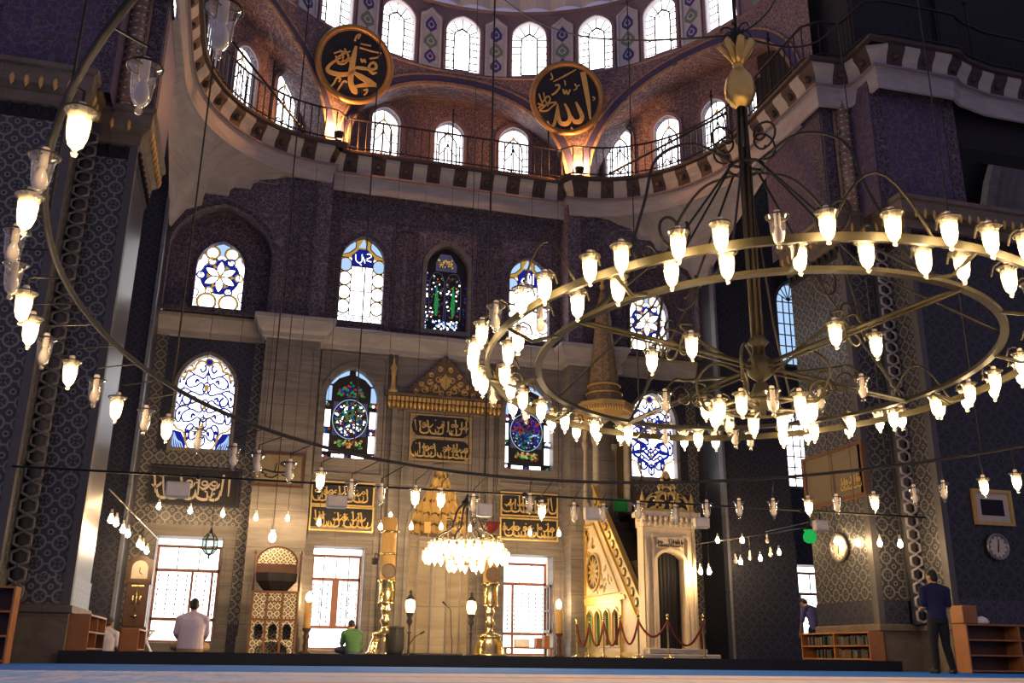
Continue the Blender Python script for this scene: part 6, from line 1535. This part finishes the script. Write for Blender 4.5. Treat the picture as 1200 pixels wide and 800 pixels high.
def person(label, loc, rz, J, shirt, trousers, sc=1., hairc=None, sleeve=.42):
    r = thing('person', label, 'person', loc, rz); r.scale = (sc,)*3
    hd, hn = V3(J['head']), V3(J['face']).normalized()        # head centre and where the face looks
    sd = hn.cross(ZU).normalized(); upv = sd.cross(hn)
    Rm = Matrix((sd, hn, upv)).transposed().to_4x4(); Mh = Matrix.Translation(hd) @ Rm
    b = MB(); h = MB(); h.sphere((0, 0, .01), 1, 0, 18, 14, (.076, .095, .112)); h.sphere((0, .035, -.055), 1, 0, 12, 10, (.058, .055, .06))
    h.sphere((0, .1, -.012), 1, 0, 8, 8, (.014, .02, .026)); h.sphere((0, .088, -.06), 1, 0, 10, 6, (.026, .012, .009))
    for s in (-1, 1): h.sphere((s*.078, -.005, -.005), 1, 0, 8, 8, (.013, .026, .034)); h.sphere((s*.03, .078, .012), 1, 0, 8, 6, (.018, .014, .012))
    b.join(h, Mh); nk = V3(J['neck']); chain(b, [nk, hd-upv*.06-hn*.015], [.058, .055])
    T = [(V3(c), a, d) for c, a, d in J['torso']]; loft(b, [(c, a*.93, d*.93) for c, a, d in T])
    for s in 'LR':
        S, E, W = J['arm'+s]; chain(b, [S, V3(S).lerp(V3(E), .5), E, V3(E).lerp(V3(W), .45), W], [.058, .047, .04, .036, .026]); hand(b, W, V3(W)-V3(E)+V3(J.get('hd'+s, (0, 0, 0))), (1 if s == 'L' else -1, .3, 0))
        Hh, K, A, Tt = J['leg'+s]; chain(b, [Hh, V3(Hh).lerp(V3(K), .5), K, V3(K).lerp(V3(A), .35), A], [.085, .075, .055, .052, .038]); chain(b, [A, V3(A).lerp(V3(Tt), .5), Tt], [.036, .036, .026])
    remesh(b, 'body', SKIN, r, .009, 2)
    c = MB(); loft(c, T)
    for s in 'LR':
        S, E, W = J['arm'+s]; e = V3(S).lerp(V3(E), min(1, sleeve*2)) ; chain(c, [S, V3(S).lerp(e, .5), e], [.078, .067, .064])
        chain(c, [V3(T[-1][0]), S], [.07, .075])
    remesh(c, 'shirt', shirt, r, .013, 3)
    c = MB(); hip = T[0]; loft(c, [(hip[0]+V3((0, 0, -.06)), hip[1]*.98, hip[2]*1.0), (hip[0]+V3((0, 0, .02)), hip[1]*.96, hip[2]*.97)])
    for s in 'LR':
        Hh, K, A, Tt = J['leg'+s]; chain(c, [Hh, V3(Hh).lerp(V3(K), .5), K, V3(K).lerp(V3(A), .4), V3(A).lerp(V3(K), .06)], [.1, .092, .074, .07, .06])
    remesh(c, 'trousers', trousers, r, .013, 3)
    if 'shoes' in J:
        for s in 'LR':
            c = MB(); Hh, K, A, Tt = J['leg'+s]; chain(c, [V3(A)-V3((0, .03, .03)), V3(A).lerp(V3(Tt), .6)-V3((0, 0, .01)), Tt], [.048, .05, .038]); remesh(c, 'sock', M['black'], r, .013, 2)
    c = MB(); h = MB(); h.sphere((0, -.012, .028), 1, 0, 20, 14, (.083, .096, .105)); h.sphere((0, -.045, -.03), 1, 0, 14, 10, (.07, .062, .07)); c.join(h, Mh)
    k = MB(); k.join(c); ob = remesh(k, 'hair', hairc or HAIR, r, .012, 2)
    return r
STAND = dict(head=(0, .03, 1.655), face=(-.5, 1, -.05), neck=(0, .0, 1.5), torso=[((0, 0, .9), .165, .12), ((0, .0, 1.0), .165, .118), ((0, .0, 1.15), .17, .115), ((0, -.005, 1.3), .2, .125), ((0, -.01, 1.42), .19, .105), ((0, 0, 1.5), .075, .07)],
    armL=((-.21, -.01, 1.42), (-.24, .0, 1.13), (-.16, .25, 1.1)), armR=((.21, -.01, 1.42), (.24, .02, 1.13), (.12, .27, 1.1)),
    legL=((-.09, 0, .9), (-.11, .02, .48), (-.13, -.03, .07), (-.15, .15, .035)), legR=((.09, 0, .9), (.12, .03, .48), (.17, -.02, .07), (.2, .15, .035)), shoes=1)
SIT = dict(head=(0, .06, .8), face=(0, 1, -.35), neck=(0, .0, .63), torso=[((0, -.02, .06), .23, .17), ((0, -.03, .16), .22, .155), ((0, -.04, .32), .215, .14), ((0, -.03, .46), .235, .14), ((0, -.015, .57), .21, .12), ((0, .0, .65), .08, .07)],
    armL=((-.215, -.01, .56), (-.26, .03, .3), (-.19, .27, .2)), armR=((.215, -.01, .56), (.26, .03, .3), (.21, .27, .2)),
    legL=((-.1, .02, .1), (-.27, .27, .1), (.0, .36, .06), (.12, .34, .05)), legR=((.1, .02, .1), (.27, .27, .1), (.0, .43, .06), (-.12, .42, .05)))
BOW = dict(SIT); BOW.update(head=(.01, .2, .66), face=(0, 1, -.8), neck=(0, .12, .53), torso=[((0, -.06, .06), .19, .14), ((0, -.07, .17), .18, .13), ((0, -.05, .3), .2, .14), ((0, .0, .42), .21, .13), ((0, .07, .5), .19, .11), ((0, .13, .54), .09, .07)],
    armL=((-.19, .06, .46), (-.22, .13, .22), (-.14, .34, .16)), armR=((.19, .06, .46), (.22, .13, .22), (.14, .34, .16)))
LEAN = dict(STAND); LEAN.update(head=(-.02, .3, 1.56), face=(-.1, 1, -1.1), neck=(0, .16, 1.45), torso=[((0, -.04, .9), .165, .125), ((0, -.03, 1.0), .165, .12), ((0, .0, 1.15), .17, .12), ((0, .06, 1.29), .2, .13), ((0, .11, 1.39), .19, .11), ((0, .15, 1.45), .08, .075)],
    armL=((-.21, .11, 1.38), (-.25, .16, 1.08), (-.2, .28, .86)), armR=((.21, .11, 1.38), (.25, .16, 1.08), (.2, .28, .86)))
p = PY(222, 763, 19.4); person('man in a white shirt from behind, sitting cross-legged before the left window', (p.x, 19.4, TOP), R(2), SIT, plain('white cotton shirt', (.62, .52, .58), .8, 0, .05), plain('khaki trousers', (.3, .2, .11), .8), 1.04)
p = PY(129, 716, 23.2); person('man in a pale shirt sitting behind the left bookcase', (p.x, 23.2, 0), R(-20), SIT, plain('pale striped shirt', (.45, .42, .5), .8), plain('dark grey trousers', (.05, .05, .06), .8), .98, plain('dark brown hair', (.03, .015, .01), .6))
p = PY(412, 772, 23.6); person('person in a green shirt sitting bowed before the window left of the mihrab', (p.x, 23.6, TOP), R(10), BOW, plain('green shirt', (.035, .095, .035), .8, 0, .08), plain('dark blue trousers', (.03, .035, .07), .8), 1.0)
p = PY(1105, 780, 15.7); person('man in navy T-shirt and black trousers standing at the right pier, back turned', (p.x, 15.7, 0), R(-12), STAND, plain('navy T-shirt', (.007, .009, .05), .8), plain('black trousers', (.008, .008, .01), .8), 1.03)
p = PY(955, 740, 23.3); person('man in a purple-blue shirt leaning forward beyond the right pier', (p.x, 23.3, 0), R(12), LEAN, plain('purple blue shirt', (.10, .09, .26), .8), plain('charcoal trousers', (.012, .012, .015), .8), 1.06)
# ================================================================== LIGHT
W = bpy.data.worlds.new('hall air'); SC.world = W; W.use_nodes = True
bg = W.node_tree.nodes['Background']; bg.inputs[0].default_value = (.56, .5, .8, 1); bg.inputs[1].default_value = .37
def plamp(name, loc, energy, col, rad=.15):
    l = bpy.data.lights.new(name, 'POINT'); l.energy = energy; l.color = col; l.shadow_soft_size = rad
    o = bpy.data.objects.new(name, l); COL.objects.link(o); o.location = loc; return o
WARM = (1, .55, .2)
# floodlights standing on the gallery below the two roundels
for th, lb in ((119.5, 'small floodlight on the gallery below the left roundel'), (60.5, 'small floodlight on the gallery below the right roundel')):
    c = cyl(th, 7.42, 14.08); r = thing('floodlight', lb, 'floodlight', c)
    mb = MB(); mb.lathe([(.1, 0), (.1, .03), (.03, .05), (.03, .12)], c, 10); mb.lathe([(.06, .1), (.14, .2), (.15, .3)], c, 12); mb.build('housing', M['iron'], r)
    mb = MB(); mb.lathe([(.12, .24), (.13, .27), (0, .28)], c, 12); mb.build('lens', M['bulb'], r)
    o = plamp('floodlight_beam', (0, 0, .42), 520, (1, .4, .11), .06); o.parent = r
# ================================================================== CAMERA
cam = bpy.data.cameras.new('camera'); cam.sensor_width = 36; cam.lens = FPX/1200*36; cam.clip_end = 300
co = bpy.data.objects.new('camera', cam); COL.objects.link(co)
co.matrix_world = Matrix(((CR.x, CU.x, -CF.x, 0), (CR.y, CU.y, -CF.y, 0), (CR.z, CU.z, -CF.z, EYE), (0, 0, 0, 1)))
SC.camera = co
SC.view_settings.view_transform = 'Standard'; SC.view_settings.look = 'None'; SC.view_settings.gamma = 1; SC.view_settings.use_curve_mapping = False
SC.view_settings.exposure = 0.0
SC.cycles.use_denoising = True; SC.cycles.max_bounces = 6; SC.cycles.diffuse_bounces = 3; SC.cycles.glossy_bounces = 3; SC.cycles.transparent_max_bounces = 12; SC.cycles.sample_clamp_indirect = 4; SC.cycles.caustics_reflective = False; SC.cycles.caustics_refractive = False
